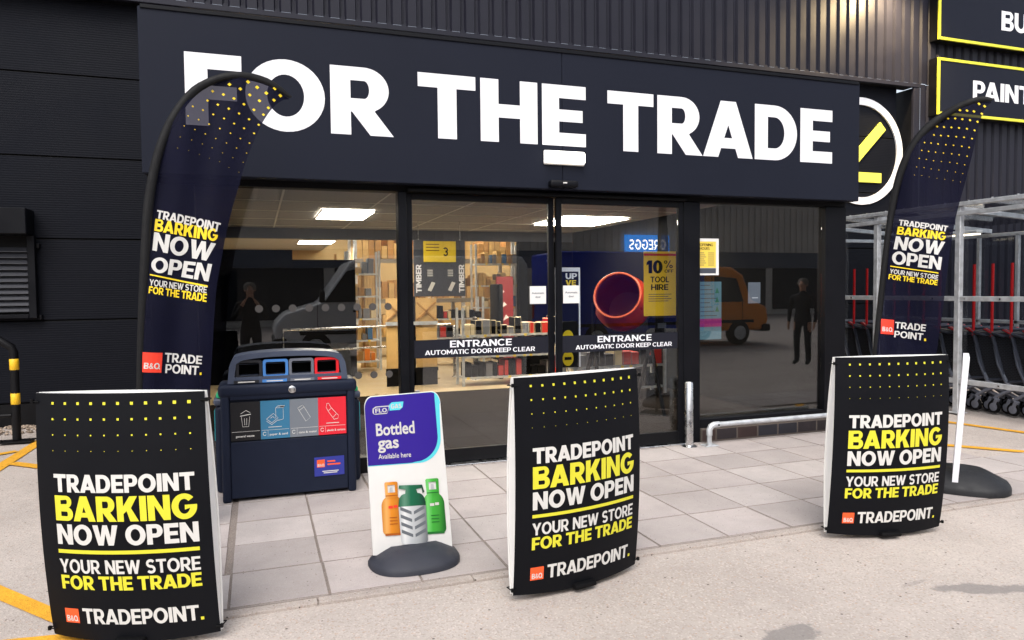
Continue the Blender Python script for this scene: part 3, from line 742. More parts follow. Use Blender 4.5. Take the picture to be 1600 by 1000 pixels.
for k, (x, lab) in enumerate(((1.55, 'bundle of upright timber boards left of the rack by the leftmost window'), (2.05, 'second bundle of upright boards leaning near the doorway mullion'))):
    b = MB()
    for j in range(7):
        xx = x+.055*j; zt = random.uniform(2.0, 2.45); b.bar((xx, 15.2, .003), (xx+.03, 15.55, zt), .05, .025, random.choice((M_WOOD, M_WOOD2)), .002)
    tag(b.build('board_bundle'), lab, 'timber')
# shelf of goods behind window one
M_GOODS = [mat('goods_%s' % n, srgb(c), .5) for n, c in (('blue', (70, 110, 150)), ('green', (96, 150, 70)), ('red', (190, 50, 40)), ('cream', (220, 200, 160)), ('grey', (120, 120, 124)), ('orange', (220, 120, 40)))]
M_GOODT = [M_WOOD, M_WOOD2, M_WOOD, M_GOODS[3], M_GOODS[4], M_GOODS[3], M_GOODS[0], M_GOODS[5]]
M_GOODD = [M_GOODS[2], M_GOODS[2], M_DEEP, M_DEEP, M_GOODS[4], M_IDARK, M_GOODS[3]]
def shelf(label, x, y, w, rot, levels, seed, pal=None):
    pal = pal or M_GOODT
    rnd = random.Random(seed); e = empty('shelf_unit', (x, y, 0), rot, label, 'shelving')
    b = MB()
    for xx in (0, w): b.box(xx-.02, xx+.02, -.02, .02, 0, levels[-1]+.45, M_GALV); b.box(xx-.02, xx+.02, .36, .40, 0, levels[-1]+.45, M_GALV)
    for z in levels: b.box(.021, w-.021, -.02, .4, z-.03, z, M_GALV)
    b.build('shelf_frame', e)
    for z in levels:
        b = MB(); xx = .04
        while xx < w-.16:
            ww = rnd.uniform(.07, .15); b.box(xx, xx+ww, .02, .32, z+.001, z+rnd.uniform(.12, .30), rnd.choice(pal), .006); xx += ww+.012
        b.build('shelf_goods', e)
        b = MB(); xx = .05
        while xx < w-.12: b.box(xx, xx+.05, -.026, -.0215, z-.032, z+.004, rnd.choice((M_TEXTW, M_TEXTW, M_PYEL))); xx += rnd.uniform(.10, .2)
        b.build('price_tickets', e)
shelf('shelf of small boxed goods beyond the leftmost window', 1.72, 14.6, .62, 0, [.2, .62, 1.05, 1.5, 1.95], 3)
shelf('low shelf of red and grey goods beyond the left sliding door', 3.5, 14.9, 1.1, 0, [.2, .6, 1.0], 5, M_GOODD)
shelf('shelf of mixed goods deep on right of the doorway', 4.75, 15.9, 1.1, 0, [.2, .7, 1.2, 1.7, 2.2], 9)
shelf('dark shelf of tools behind the right sliding door', 3.2, 11.5, 1.9, 0, [.15, .5, .85], 12, M_GOODD)
shelf('low shelf of machines behind right hand window', 4.35, 9.6, 1.5, 0, [.12, .45], 15, M_GOODD)
# hanging TIMBER sign with price
hs_ = empty('hanging_sign', (2.42, 11.6, 1.50), 0, 'dark hanging sign reading TIMBER twice with yellow price card', 'sign')
b = MB(); b.box(0, .86, 0, .03, .0, .92, mat('hang_sign_grey', srgb((62, 64, 72)), .5), .003)
b.bar((.08, .015, .921), (.08, .015, 1.235), .008, .008, M_STEEL); b.bar((.78, .015, .921), (.78, .015, 1.235), .008, .008, M_STEEL); b.build('sign_board', hs_)
b = MB(); b.box(.16, .70, -.012, -.001, .56, .90, M_YEL)
b.tris(place(norm_tris('3', s=.22, h=.17), .48, .66, .09, .14), lambda u, v: (u, -.0135, v), M_BLACK)
for k in range(3): b.tris(rect_tris(.20, .84-.05*k, .42, .855-.05*k), lambda u, v: (u, -.0135, v), mat('price_small', srgb((120, 90, 10)), .5))
b.build('price_card', hs_, smooth=0)
b = MB()
tt = norm_tris('TIMBER', s=.24, h=.19)
for x in (.12, .84): b.tris([tuple((x-p[1]*.09, .06+p[0]*.46) for p in t) for t in tt], lambda u, v: (u, -.002, v), M_WHITE)
for x in (.22, .56):
    b.tris(poly_tris([(x, .10), (x+.06, .08), (x+.13, .22), (x+.07, .24)]), lambda u, v: (u, -.002, v), M_TEXTW)
    for k in range(4): b.tris(rect_tris(x, .42-.03*k, x+.09, .435-.03*k), lambda u, v: (u, -.002, v), M_TEXTW)
b.build('lettering', hs_, smooth=0)
pw = empty('plywood_display', (2.02, 12.0, 0), 0, 'pale framed plywood sheets displayed under the hanging TIMBER sign', 'timber')
for x in (0, .50):
    b = MB(); b.box(x, x+.36, 0, .018, .3, 1.47, M_WOOD, .003); b.build('sheet', pw)
    b = MB(); b.bar((x+.02, -.012, 1.10), (x+.34, -.012, 1.40), .02, .03, M_WOOD2); b.bar((x+.02, -.012, 1.40), (x+.34, -.012, 1.10), .02, .028, M_WOOD2); b.build('cross_brace', pw)
b = MB(); b.box(.37, .49, -.01, .03, .003, 1.5, M_DEEP); b.box(-.01, .87, -.03, -.016, 1.02, 1.08, M_GALV); b.box(-.01, .87, -.03, .03, .24, .298, M_DEEP); b.box(0, .86, -.01, .03, .003, .239, M_DEEP); b.build('stand', pw)
# shop fittings by the inner opening
def post_thing(name, label, cat, x, y, h, r, grp=None):
    e = empty(name, (x, y, 0), 0, label, cat, grp)
    b = MB(); b.lathe([(r, .004), (r, h-.012), (r*.8, h), (0, h)], M_STEEL, 20); b.build('post', e)
    b = MB(); b.lathe([(0, .018), (r*1.2, .018), (r*1.9, .004), (r*1.9, .0)], M_STEEL, 20); b.build('base_flange', e); return e
post_thing('chrome_post', 'thin chrome barrier post on shop floor left of the doorway gate', 'post', 3.42, 12.9, .95, .028)
post_thing('chrome_post', 'thick chrome gate post on shop floor in the left sliding door', 'post', 3.66, 12.35, 1.12, .045)
b = MB(); b.box(0, .10, 0, .5, .003, 1.7, M_DEEP, .03, 3); b.box(-.004, .104, .06, .44, .3, .34, M_STEEL); tag(b.build('security_gate', loc=(4.05, 12.2, 0)), 'black upright security gate panel just inside the doorway', 'gate')
def rail_run(name, label, pts, r, m=M_STEEL):
    b = MB(); b.tube(pts, r, m, 12); return tag(b.build(name, smooth=60), label, 'rail')
rail_run('barrier_rail', 'long chrome crowd rail inside the leftmost window', [(.4, 12.3, 0), (.4, 12.3, .98), (3.35, 12.9, .98)], .02)
rail_run('barrier_rail', 'lower chrome crowd rail across the shop behind the glass', [(.4, 12.3, .62), (3.35, 12.9, .62)], .016)
# red display panel
b = MB(); b.box(0, .34, 0, .06, .003, 1.85, mat('display_red', srgb((120, 16, 20)), .5), .005)
for k in range(5): b.faces([(.10+.03*math.sin(k), -.002, .5+.25*k), (.20+.05*math.sin(k), -.002, .56+.25*k), (.14+.05*math.sin(k), -.002, .62+.25*k)], [(0,1,2)], M_TEXTW)
tag(b.build('display_panel', loc=(4.35, 13.2, 0)), 'red display panel standing beside the black security gate', 'display')
# UP LIVE poster, tool hire poster
def dr_up(b, w, h, f):
    b.tris(place(norm_tris('UP', s=.25, h=.2), .42, .885, .46, .058), lambda u, v: f(u, v, 1), M_WHITE); b.tris(place(norm_tris('VE', s=.25, h=.2), .42, .82, .42, .054), lambda u, v: f(u, v, 1), M_YEL)
    for k in range(2):
        b.tris(poly_tris(arc(.5, .30-.21*k, .22, .075, 0, 360, 24)[:-1]), lambda u, v: f(u, v, 1), M_YEL); b.tris(rect_tris(.36, .285-.21*k, .64, .315-.21*k), lambda u, v: f(u, v, 2), M_BLACK)
    for (x0, y0, x1, y1) in ((0, 0, .06, 1), (.94, 0, 1, 1), (.06, .96, .94, 1)): b.tris(rect_tris(x0, y0, x1, y1), lambda u, v: f(u, v, 2), M_WHITE)
notice('tall_poster', 'tall black poster with white edge and yellow circles behind right sliding door', 'poster', 868, 418, 906, 575, 6.62, dr_up, M_BLACK)
M_PY2 = mat('poster_deep_yellow', srgb((236, 190, 40)), .5)
def dr_hire(b, w, h, f):
    b.tris(rect_tris(0, .93, 1, .965), lambda u, v: f(u, v, 1), mat('poster_red', srgb((190, 50, 36)), .5))
    b.tris(place(norm_tris('10', s=.3, h=.2), .08, .66, .50, .20), lambda u, v: f(u, v, 1), M_BLACK)
    b.tris(place(norm_tris('%', s=.2, h=.16), .62, .74, .28, .12), lambda u, v: f(u, v, 1), M_BLACK)
    b.tris(place(norm_tris('OFF', s=.2, h=.16), .64, .67, .28, .05), lambda u, v: f(u, v, 1), M_BLACK)
    b.tris(place(norm_tris('TOOL', s=.22, h=.18), .2, .52, .58, .09), lambda u, v: f(u, v, 1), M_BLACK); b.tris(place(norm_tris('HIRE', s=.22, h=.18), .22, .40, .54, .09), lambda u, v: f(u, v, 1), M_BLACK)
    for k in range(4): b.tris(rect_tris(.14, .33-.035*k, .86-.1*(k % 2), .34-.035*k), lambda u, v: f(u, v, 1), M_PGREY)
notice('tool_hire_poster', 'yellow poster reading 10% OFF TOOL HIRE behind right sliding door', 'poster', 1006, 393, 1056, 494, 6.80, dr_hire, M_PY2)
notice('small_sign', 'dark square sign hanging under the yellow tool hire poster', 'sign', 1012, 496, 1056, 524, 6.9, lambda b, w, h, f: b.tris(place(rect_tris(0, 0, 1, 1), .35, .4, .3, .3), lambda u, v: f(u, v, 1), M_PGREY), M_DEEP)
# cement mixer
mx = empty('cement_mixer', (4.33, 8.1, 0), 0, 'orange red cement mixer drum on a stand behind the right sliding door', 'cement mixer')
M_MIX = mat('mixer_orange', srgb((232, 74, 34)), .35, noise=.08, nscale=8); M_MIXI = mat('mixer_inside', srgb((130, 34, 22)), .5)
ax = Vector((-.62, -.70, .34)).normalized()
b = MB(); b.lathe([(.12, -.34), (.27, -.30), (.355, -.08), (.36, .04), (.285, .27), (.30, .285), (.275, .29)], M_MIX, 36, (0, 0, 1.42), ax); b.lathe([(.275, .288), (.265, .27), (.33, .03), (.32, -.08), (.24, -.28), (0, -.31)], M_MIXI, 36, (0, 0, 1.42), ax); b.build('drum', mx)
b = MB(); b.tube([Vector((0,0,1.42))+ax*.285+(Vector((0,0,1)).cross(ax).normalized()*math.cos(t)+ax.cross(Vector((0,0,1)).cross(ax).normalized())*math.sin(t))*.288 for t in [2*math.pi*k/36 for k in range(36)]], .014, mat('mixer_rim', srgb((232, 110, 70)), .35), 8, closed=True); b.build('drum_rim', mx)
b = MB()
for sx in (-.42, .42): b.tube([(sx, -.3, .01), (sx*.95, 0, .9), (sx*.95, 0, 1.42)], .025, M_BLACK, 10); b.tube([(sx, .45, .01), (sx*.95, 0, .9)], .025, M_BLACK, 10)
b.tube([(-.40, 0, 1.0), (.40, 0, 1.0)], .025, M_BLACK, 10); b.build('stand', mx)
# ================================================================== PRINTED BOARDS, FLAGS, STREET FURNITURE
SV = dict(s=.262, h=.215, track=.055)
def a_board(label, bl, br, top_shift, bow=.12):
    """two bowed printed panels tied at their corners; bl, br = ground points of the front panel's lower corners"""
    bl, br = Vector((bl[0], bl[1], 0)), Vector((br[0], br[1], 0)); d = br-bl; w = d.length; yaw = math.atan2(d.y, d.x); H = 1.148
    hb = .035                                                   # half the gap between the panels at their corners
    n = Vector((-d.y, d.x, 0)).normalized()
    e = empty('advert_board', (bl+br)/2 + n*.014, yaw, label, 'advertising board', 'bowed black opening boards')
    def gap(v): return .014 + .030*4*v*(1-v)
    def front(u, v, off=0.0):                                   # u 0..1 across, v 0..1 up
        t = 2*u-1; y = -gap(v) - bow*(1-t*t)*(.72+.28*min(1, (1-v)*3))
        k = 1 - .012*(1-4*v*(1-v))
        return Vector((t*w/2*k + top_shift*v, y-off, v*H + (.004+.016*t*t)*max(0, 1-v/.075)))
    def back(u, v, off=0.0):
        p = front(u, v); return Vector((p.x, -p.y+off, p.z))
    NU, NV = 28, 28
    def panel(fn, name, m_front, m_edge, sgn):
        b = MB(); T = .006
        def sheet(off): return [b.bm.verts.new(fn(i/NU, j/NV, off)) for j in range(NV+1) for i in range(NU+1)]
        A = sheet(0.0); B = sheet(-T); iF, iE = b.mi(m_front), b.mi(m_edge)
        for j in range(NV):
            for i in range(NU):
                k = j*(NU+1)+i
                f = b.bm.faces.new((A[k], A[k+1], A[k+NU+2], A[k+NU+1])); f.material_index = iF
                f = b.bm.faces.new((B[k], B[k+NU+1], B[k+NU+2], B[k+1])); f.material_index = iE
        rim = [i for i in range(NU+1)] + [(j+1)*(NU+1)-1 for j in range(1, NV+1)] + [NV*(NU+1)+i for i in range(NU-1, -1, -1)] + [j*(NU+1) for j in range(NV-1, 0, -1)]
        for a, c in zip(rim, rim[1:]+rim[:1]):
            f = b.bm.faces.new((A[a], A[c], B[c], B[a])); f.material_index = iE
        return b.build(name, e, 40)
    fp = panel(front, 'front_panel', M_BOARD, M_WHITEP, 1); panel(back, 'back_panel', M_BOARD, M_WHITEP, -1)
    # white inner card closing sides and top, set just inside the panels
    for u in (0.0, 1.0):
        b = MB(); NVs = 14; uu = .012 if u == 0 else .988
        P = [front(uu, k/NVs, -.0075) for k in range(NVs+1)]; Q = [back(uu, k/NVs, -.0075) for k in range(NVs+1)]
        sx = .004 if u == 0 else -.004
        vs = P+Q+[p+Vector((sx,0,0)) for p in P]+[q+Vector((sx,0,0)) for q in Q]; n_ = NVs+1
        fs = [(k, k+1, n_+k+1, n_+k) for k in range(NVs)] + [(2*n_+k, 3*n_+k, 3*n_+k+1, 2*n_+k+1) for k in range(NVs)]
        b.faces(vs, fs, M_WHITEP); b.build('side_gusset', e, 40)
    b = MB(); P = [front(k/NU, .985, -.0075) for k in range(1, NU)]; Q = [back(k/NU, .985, -.0075) for k in range(1, NU)]; n_ = len(P)
    b.faces(P+Q, [(k, k+1, n_+k+1, n_+k) for k in range(n_-1)], M_WHITEP); b.build('top_card', e, 40)
    for u in (.0, 1.0):                                        # cable ties at the corners
        for v in (.035, .965):
            ue = .022 if u == 0 else .978; p = front(ue, v); q = back(ue, v); o = -.03 if u == 0 else .03
            m1, m2 = front(u, v), back(u, v)
            b = MB(); b.tube([p+Vector((0,-.004,0)), m1+Vector((o*.35,-.01,0)), m2+Vector((o*.35,.01,0)), q+Vector((0,.004,0))], .0032, M_DEEP, 6); b.box(m1.x+o*.35-.006, m1.x+o*.35+.006, m1.y-.016, m1.y-.004, m1.z-.006, m1.z+.012, M_DEEP); b.build('cable_tie', e)
    b = MB(); b.box(-.07, .07, -bow-.05, .04, .0, .03, M_DEEP, .012, 2); b.build('foot', e)
    # print
    def onp(k): return lambda u, v: front(u, v, .0012*k)
    def line(b, txt, u0, u1, t0, t1, m_, **kw):                 # t measured down from the top as a share of the height
        b.tris(place(norm_tris(txt, **kw), u0, 1-t1, u1-u0, t1-t0), onp(1), m_, cutx=.03)
    b = MB()
    line(b, 'TRADEPOINT', .112, .925, .317, .388, M_TEXTW, **SV)
    line(b, 'BARKING', .112, .930, .402, .502, M_LIME, **SV)
    line(b, 'NOW OPEN', .112, .930, .516, .597, M_TEXTW, **SV)
    b.tris(rect_tris(.110, 1-.633, .928, 1-.618), onp(1), M_LIME, cutx=.03)
    line(b, 'YOUR NEW STORE', .110, .926, .657, .713, M_TEXTW, s=.225, h=.18, track=.065, space=.40)
    line(b, 'FOR THE TRADE', .110, .926, .723, .780, M_LIME, s=.255, h=.205, track=.06)
    line(b, 'TRADEPOINT', .222, .895, .858, .922, M_TEXTW, s=.235, h=.19, track=.06)
    b.tris(rect_tris(.902, 1-.922, .920, 1-.909), onp(1), M_LIME)
    b.build('lettering', fp, 0)
    b = MB(); b.tris(rect_tris(.106, 1-.922, .196, 1-.862), onp(1), M_ORG, cutx=.03); b.tris(place(norm_tris('B&Q', s=.22, h=.18), .116, 1-.915, .070, .024), onp(2), M_TEXTW, cutx=.03); b.build('brand_square', fp, 0)
    b = MB()
    for r_, (t, sz) in enumerate(((.040, .0145), (.102, .0118), (.164, .0082), (.226, .0046))):
        for k in range(11):
            u = .113 + .08*k; q = (1-r_*.04)*sz*(.80+.02*k); b.tris(rect_tris(u-q/2/w*1.0, 1-t-q/2/H, u+q/2/w, 1-t+q/2/H), onp(1), M_LIME)
    b.build('dot_pattern', fp, 0)
    return e
ZC = .02
a_board('black bowed board standing by the yellow road lines, largest and leftmost of the three', G(84, 990, ZC), G(347, 986, ZC), -.045, .058)
a_board('black bowed board standing on the paving edge between gas sign and steel bollard', G(800, 931, ZC), G(993, 881, ZC), .016, .055)
a_board('black bowed board at right in front of the low rail and second feather flag', G(1290, 833, ZC), G(1468, 822, ZC), .05, .055)

# ------------------------------------------------------------------ feather flags
def smooth_line(pts, n):
    """Catmull-Rom through pts, n samples evenly by length"""
    P = [Vector((*p, 0)) for p in pts]; P = [2*P[0]-P[1]] + P + [2*P[-1]-P[-2]]; out = []
    for i in range(1, len(P)-2):
        for k in range(12):
            t = k/12; a, b_, c, d = P[i-1:i+3]
            out.append(.5*((2*b_)+(c-a)*t+(2*a-5*b_+4*c-d)*t*t+(3*b_-a-3*c+d)*t**3))
    out.append(P[-2]); ds = [0]
    for a, c in zip(out, out[1:]): ds.append(ds[-1]+(c-a).length)
    res = []; j = 0
    for k in range(n+1):
        s_ = ds[-1]*k/n
        while j < len(ds)-2 and ds[j+1] < s_: j += 1
        t = (s_-ds[j])/max(1e-9, ds[j+1]-ds[j]); res.append(out[j].lerp(out[j+1], t))
    return [(p.x, p.y) for p in res]
def feather_flag(label, base, outer, inner, right, texts, logo, dots, seed):
    base = Vector(base); az = Vector((base.x, base.y, 0)).normalized(); u_ = Vector((az.y, -az.x, 0)); n_ = az
    rot = math.atan2(u_.y, u_.x)
    e = empty('feather_flag', base, rot, label, 'feather flag', 'navy feather flags at the entrance')
    def loc(px, py, off=0.0):
        p = onplane(px, py, base, n_) - base
        return Vector((p.dot(u_), off, p.z))
    rnd = random.Random(seed); ph = [rnd.uniform(0, 6) for _ in range(4)]
    def wave(x, z):
        return .020*math.sin(x*13+z*2.1+ph[0]) + .012*math.sin(x*24-z*3.7+ph[1]) + .010*math.sin(z*5+x*6+ph[2])
    def sail(px, py, off=0.0):
        p = loc(px, py); p.y = wave(p.x, p.z)-off; return p
    # pole with sleeve
    N = 70
    O = smooth_line(outer, N); I = smooth_line(inner, N); Rr = smooth_line(right, N)
    b = MB(); ring = []; i0 = b.mi(M_SLEEVE)
    for k in range(N+1):
        a, c = loc(*O[k]), loc(*I[k]); mid = (a+c)/2; hx = (a-c)/2; ty = max(.008, min(.02, hx.length*.6)); wv = wave(mid.x, mid.z)*.3
        ring.append([b.bm.verts.new(mid + hx*math.cos(t) + Vector((0, ty*math.sin(t)+wv, 0))) for t in [2*math.pi*j/10 for j in range(10)]])
    for A, B in zip(ring, ring[1:]):
        for j in range(10): f = b.bm.faces.new((A[j], A[(j+1) % 10], B[(j+1) % 10], B[j])); f.material_index = i0
    b.bm.faces.new(ring[0]); b.bm.faces.new(ring[-1][::-1]); b.build('pole_sleeve', e, 60)
    # sail
    NC = 14; b = MB(); T = .0016; idx = b.mi(M_NAVYF)
    def grid(off):
        vs = []
        for k in range(N+1):
            a, c = I[k], Rr[k]
            for j in range(NC+1):
                t = -.03 + 1.03*j/NC; vs.append(b.bm.verts.new(sail(a[0]+(c[0]-a[0])*t, a[1]+(c[1]-a[1])*t, off)))
        return vs
    A = grid(0)
    for k in range(N):
        for j in range(NC):
            q = k*(NC+1)+j; f = b.bm.faces.new((A[q], A[q+1], A[q+NC+2], A[q+NC+1])); f.material_index = idx
    sl_ = b.build('sail', e, 80)
    # print on the sail
    b = MB()
    for (txt, m_, tl, tr_, bl_, br_, kw) in texts:
        def quad(u, v, tl=tl, tr_=tr_, bl_=bl_, br_=br_):
            x = (bl_[0]*(1-u)+br_[0]*u)*(1-v) + (tl[0]*(1-u)+tr_[0]*u)*v; y = (bl_[1]*(1-u)+br_[1]*u)*(1-v) + (tl[1]*(1-u)+tr_[1]*u)*v
            return sail(x, y, .004)
        b.tris(rect_tris(0, 0, 1, 1) if txt == '_' else norm_tris(txt, **kw), quad, m_, cutx=.05)
    b.build('lettering', sl_, 0)
    b = MB(); (x0, y0), (x1, y1), (x2, y2), (x3, y3) = logo     # TL TR BR BL
    def quad(u, v, o=.004): 
        x = (x3*(1-u)+x2*u)*(1-v)+(x0*(1-u)+x1*u)*v; y = (y3*(1-u)+y2*u)*(1-v)+(y0*(1-u)+y1*u)*v; return sail(x, y, o)
    b.tris(rect_tris(0, 0, 1, 1), quad, M_REDF, cutx=.25, cuty=.25); b.tris(place(norm_tris('B&Q', s=.22, h=.18), .12, .18, .78, .30), lambda u, v: quad(u, v, .0055), M_TEXTW, cutx=.1); b.build('brand_square', sl_, 0)
    b = MB()
    for (x, y, r_) in dots:
        b.tris(poly_tris([(x-r_*1.15, y-r_*.15), (x-.1*r_, y-r_), (x+r_*1.15, y+.1*r_), (x+.1*r_, y+r_)]), lambda u, v: sail(u, v, .004), M_YEL)
    b.build('dot_pattern', sl_, 0)
    b = MB(); p0 = loc(*[(O[0][0]+I[0][0])/2, O[0][1]])
    b.tube([(p0.x, 0, .012), (p0.x, 0, max(.06, p0.z+.05))], .014, M_STEEL, 12); b.box(p0.x-.19, p0.x+.19, -.19, .19, .0, .011, M_BLACK, .004); b.build('flag_base', e)
    return e
K1 = dict(s=.25, h=.20, track=.06)
d1z = [(1290,430),(1430,463),(1195,440),(1338,457),(1110,468),(1250,466),(1385,488),(1460,498),(1165,489),(1300,496),(1425,524),(1083,518),(1218,514),(1350,527),(1395,565),(1003,558),(1137,540),(1270,544),(1322,573),(1370,600),(1058,571),(1192,565),(1245,591),(1297,621),(1346,652),(978,610),(1113,591),(1168,615),(1220,643),(1272,667),(1323,695),(1034,624),(1090,643),(1146,667),(1201,693),(1253,720),(1300,745),(957,663),(1014,678),(1070,696),(1125,720),(1180,744),(1233,769),(1285,796),(937,720),(996,734),(1054,750),(1105,769),(1159,796),(1214,820),(1268,844),(923,776),(980,790),(1038,806),(1090,825),(1143,843),(1193,872),(1246,895)]
def dsize(x, y): 
    q = (y - (x-950)*.38); return max(.45, 3.0*(1-(q-300)/520))
dots1 = [(x/3.3333, y/3.3333, dsize(x, y)) for x, y in d1z]
feather_flag('navy feather flag at left between big board and recycling bin, curling over the fascia lettering', (-.735, 5.2, 0),
    [(214,812),(213,700),(213,610),(214,540),(216,470),(218,420),(221,360),(224,320),(229,285),(236,252),(245,222),(256,195),(269,172),(284,152),(301,135),(321,123),(346,114),(370,112),(396,115),(420,123),(440,136),(457,151)],
    [(224,812),(224,700),(224,610),(226,540),(230,470),(233,420),(236,360),(240,320),(245,285),(251,255),(259,228),(269,203),(281,181),(296,160),(311,145),(328,134),(349,126),(371,124),(395,127),(417,134),(436,144),(452,153)],
    [(330,760),(329,690),(329,610),(331,560),(334,500),(338,450),(345,410),(353,368),(362,330),(369,306),(375,286),(381,264),(388,243),(397,220),(407,197),(416,182),(424,171),(432,163),(440,157),(447,154),(453,154)],
    [('TRADEPOINT', M_TEXTW, (246,327), (345,349), (244,340), (342,363), K1), ('BARKING', M_YEL, (243,341), (341,359), (241,360), (339,378), K1),
     ('NOW', M_TEXTW, (241,362), (337,381), (238,391), (329,409), K1), ('OPEN', M_TEXTW, (238,401), (331,413), (235,424), (325,440), K1),
     ('_', M_YEL, (234,428), (324,446), (234,430), (324,449), {}), ('YOUR NEW STORE', M_TEXTW, (234,436), (323,448), (233,446), (322,458), dict(s=.2, h=.17, track=.08)),
     ('FOR THE TRADE', M_YEL, (233,447), (323,459), (232,458), (322,472), dict(s=.23, h=.19, track=.06)),
     ('TRADE', M_TEXTW, (258,551), (316,556), (257,566), (315,569), dict(s=.22, h=.18, track=.07)), ('POINT', M_TEXTW, (259,569), (311,572), (258,583), (310,586), dict(s=.22, h=.18, track=.07)),
     ('_', M_YEL, (312,582), (315,582), (312,586), (315,586), {})],
    [(223,550), (254,551), (252,582), (220,581)], dots1, 4)
d2 = []
for r_, row in enumerate([[(832,542),(862,553)], [(732,577),(768,580),(805,583),(847,593)], [(672,616),(708,618),(744,624),(784,629),(824,636)], [(615,657),(651,660),(689,664),(727,669),(768,674),(808,681)],
    [(598,702),(635,704),(673,708),(713,714),(753,718),(795,724)], [(548,745),(583,745),(620,748),(660,753),(699,758),(742,764),(780,770)], [(533,786),(570,789),(607,791),(648,796),(690,802),(728,808),(770,815)],
    [(520,828),(558,831),(596,836),(637,840),(680,846),(718,852),(757,859)], [(507,872),(546,874),(584,879),(624,884),(668,890),(710,896),(748,904)], [(496,914),(535,916),(573,921),(614,927),(655,933),(697,940),(737,947)]]):
    for (x, y) in row: d2.append((1280+x/3.334, y/3.334, 2.3-.2*r_))
feather_flag('navy feather flag at right behind a board, in front of the trolley shelter', (4.86, 4.62, 0),
    [(1349,742),(1355,650),(1360,590),(1364,540),(1369,490),(1374,440),(1379,395),(1384,355),(1390,315),(1398,279),(1408,250),(1422,223),(1440,200),(1460,183),(1480,170),(1500,160),(1520,153),(1538,150),(1553,154)],
    [(1360,742),(1366,650),(1370,590),(1374,540),(1379,490),(1384,440),(1389,395),(1394,357),(1401,318),(1409,284),(1419,257),(1432,231),(1449,209),(1467,193),(1486,180),(1504,170),(1522,163),(1537,159),(1549,158)],
    [(1443,700),(1451,640),(1458,590),(1465,540),(1472,490),(1479,435),(1486,385),(1493,345),(1500,315),(1507,290),(1513,266),(1519,242),(1524,220),(1528,202),(1532,187),(1536,176),(1540,168),(1545,163),(1549,160)],
    [('TRADEPOINT', M_TEXTW, (1405,343), (1482,353), (1404,352), (1480,362), K1), ('BARKING', M_YEL, (1403,354), (1479,363), (1401,366), (1477,376), K1),
     ('NOW', M_TEXTW, (1400,369), (1477,378), (1396,389), (1471,399), K1), ('OPEN', M_TEXTW, (1395,392), (1472,402), (1393,412), (1469,422), K1),
     ('_', M_YEL, (1391,415), (1466,426), (1391,416.6), (1466,427.6), {}), ('YOUR NEW STORE', M_TEXTW, (1391,420), (1466,430), (1390,427), (1465,437), dict(s=.2, h=.17, track=.08)),
     ('FOR THE TRADE', M_YEL, (1389,428), (1465,438), (1388,436), (1464,446), dict(s=.23, h=.19, track=.06)),
     ('TRADE', M_TEXTW, (1399,503), (1447,507), (1398,513), (1446,518), dict(s=.22, h=.18, track=.07)), ('POINT', M_TEXTW, (1398,517), (1443,521), (1397,527), (1442,532), dict(s=.22, h=.18, track=.07)),
     ('_', M_YEL, (1444,529), (1447,529), (1444,533), (1447,533), {})],
    [(1377,498), (1397,500), (1396,523), (1376,521)], d2, 9)

# ------------------------------------------------------------------ recycling bins
def rrect(x0, y0, x1, y1, r, n=5):
    return arc(x1-r, y1-r, r, r, 0, 90, n) + arc(x0+r, y1-r, r, r, 90, 180, n) + arc(x0+r, y0+r, r, r, 180, 270, n) + arc(x1-r, y0+r, r, r, 270, 360, n)
M_STK = {'black': mat('sticker_black', srgb((14, 13, 17)), .5), 'blue': mat('sticker_blue', srgb((50, 112, 146)), .5), 'grey': mat('sticker_grey', srgb((112, 118, 126)), .5), 'red': mat('sticker_red', srgb((214, 34, 50)), .5)}
bn = empty('recycling_bin', (.225, 5.83, 0), 0, 'dark blue grey four slot recycling bin with black, blue, grey and red labels', 'bin')
M_APB = mat('slot_blue', srgb((70, 128, 196)), .4); M_APR = mat('slot_red', srgb((214, 30, 40)), .4); M_APK = mat('slot_black', srgb((32, 33, 38)), .4); M_APG = mat('slot_grey', srgb((104, 108, 118)), .4)
BW = .495
b = MB()
b.box(-BW, BW, .03, .30, .015, .86, M_BIN, .025, 3)
b.build('bin_body', bn)
b = MB()                                                           # front frame around the label field
b.box(-BW-.004, -BW+.06, -.0, .06, .0, .90, M_BIN, .018, 3); b.box(BW-.06, BW+.004, -.0, .06, .0, .90, M_BIN, .018, 3)
b.box(-BW+.061, BW-.061, .0, .06, .78, .90, M_BIN, .012, 2); b.box(-BW+.061, BW-.061, .008, .06, .03, .46, M_BIN, .004)
b.box(-BW-.02, BW+.02, -.01, .33, .80, .905, M_BIN, .035, 4); b.build('bin_front', bn)
b = MB(); b.lathe([(0, .004), (.022, .003), (.028, .0)], M_STEEL, 20, (.02, -.011, .845), (0, -1, 0)); b.build('lock', bn)
b = MB()                                                           # hood: an arched frame open front to back
out = [(-.445, .906), (.445, .906), (.43, 1.04), (.40, 1.10)] + [(.40*math.cos(R(t))*1.0, 1.10+.045*math.sin(R(t))) for t in range(15, 180, 15)] + [(-.40, 1.10), (-.43, 1.04)]
hole = [(-.395, .955), (.395, .955), (.38, 1.055)] + [(.36*math.cos(R(t)), 1.068+.035*math.sin(R(t))) for t in range(15, 180, 15)] + [(-.38, 1.055)]
b.prism(out, lambda u, v, d: (u, .01+d, v), .26, M_BINH, [hole]); ho = b.build('hood', bn, 30)
bv_ = ho.modifiers.new('soft_edges', 'BEVEL'); bv_.width = .012; bv_.segments = 3; bv_.limit_method = 'ANGLE'
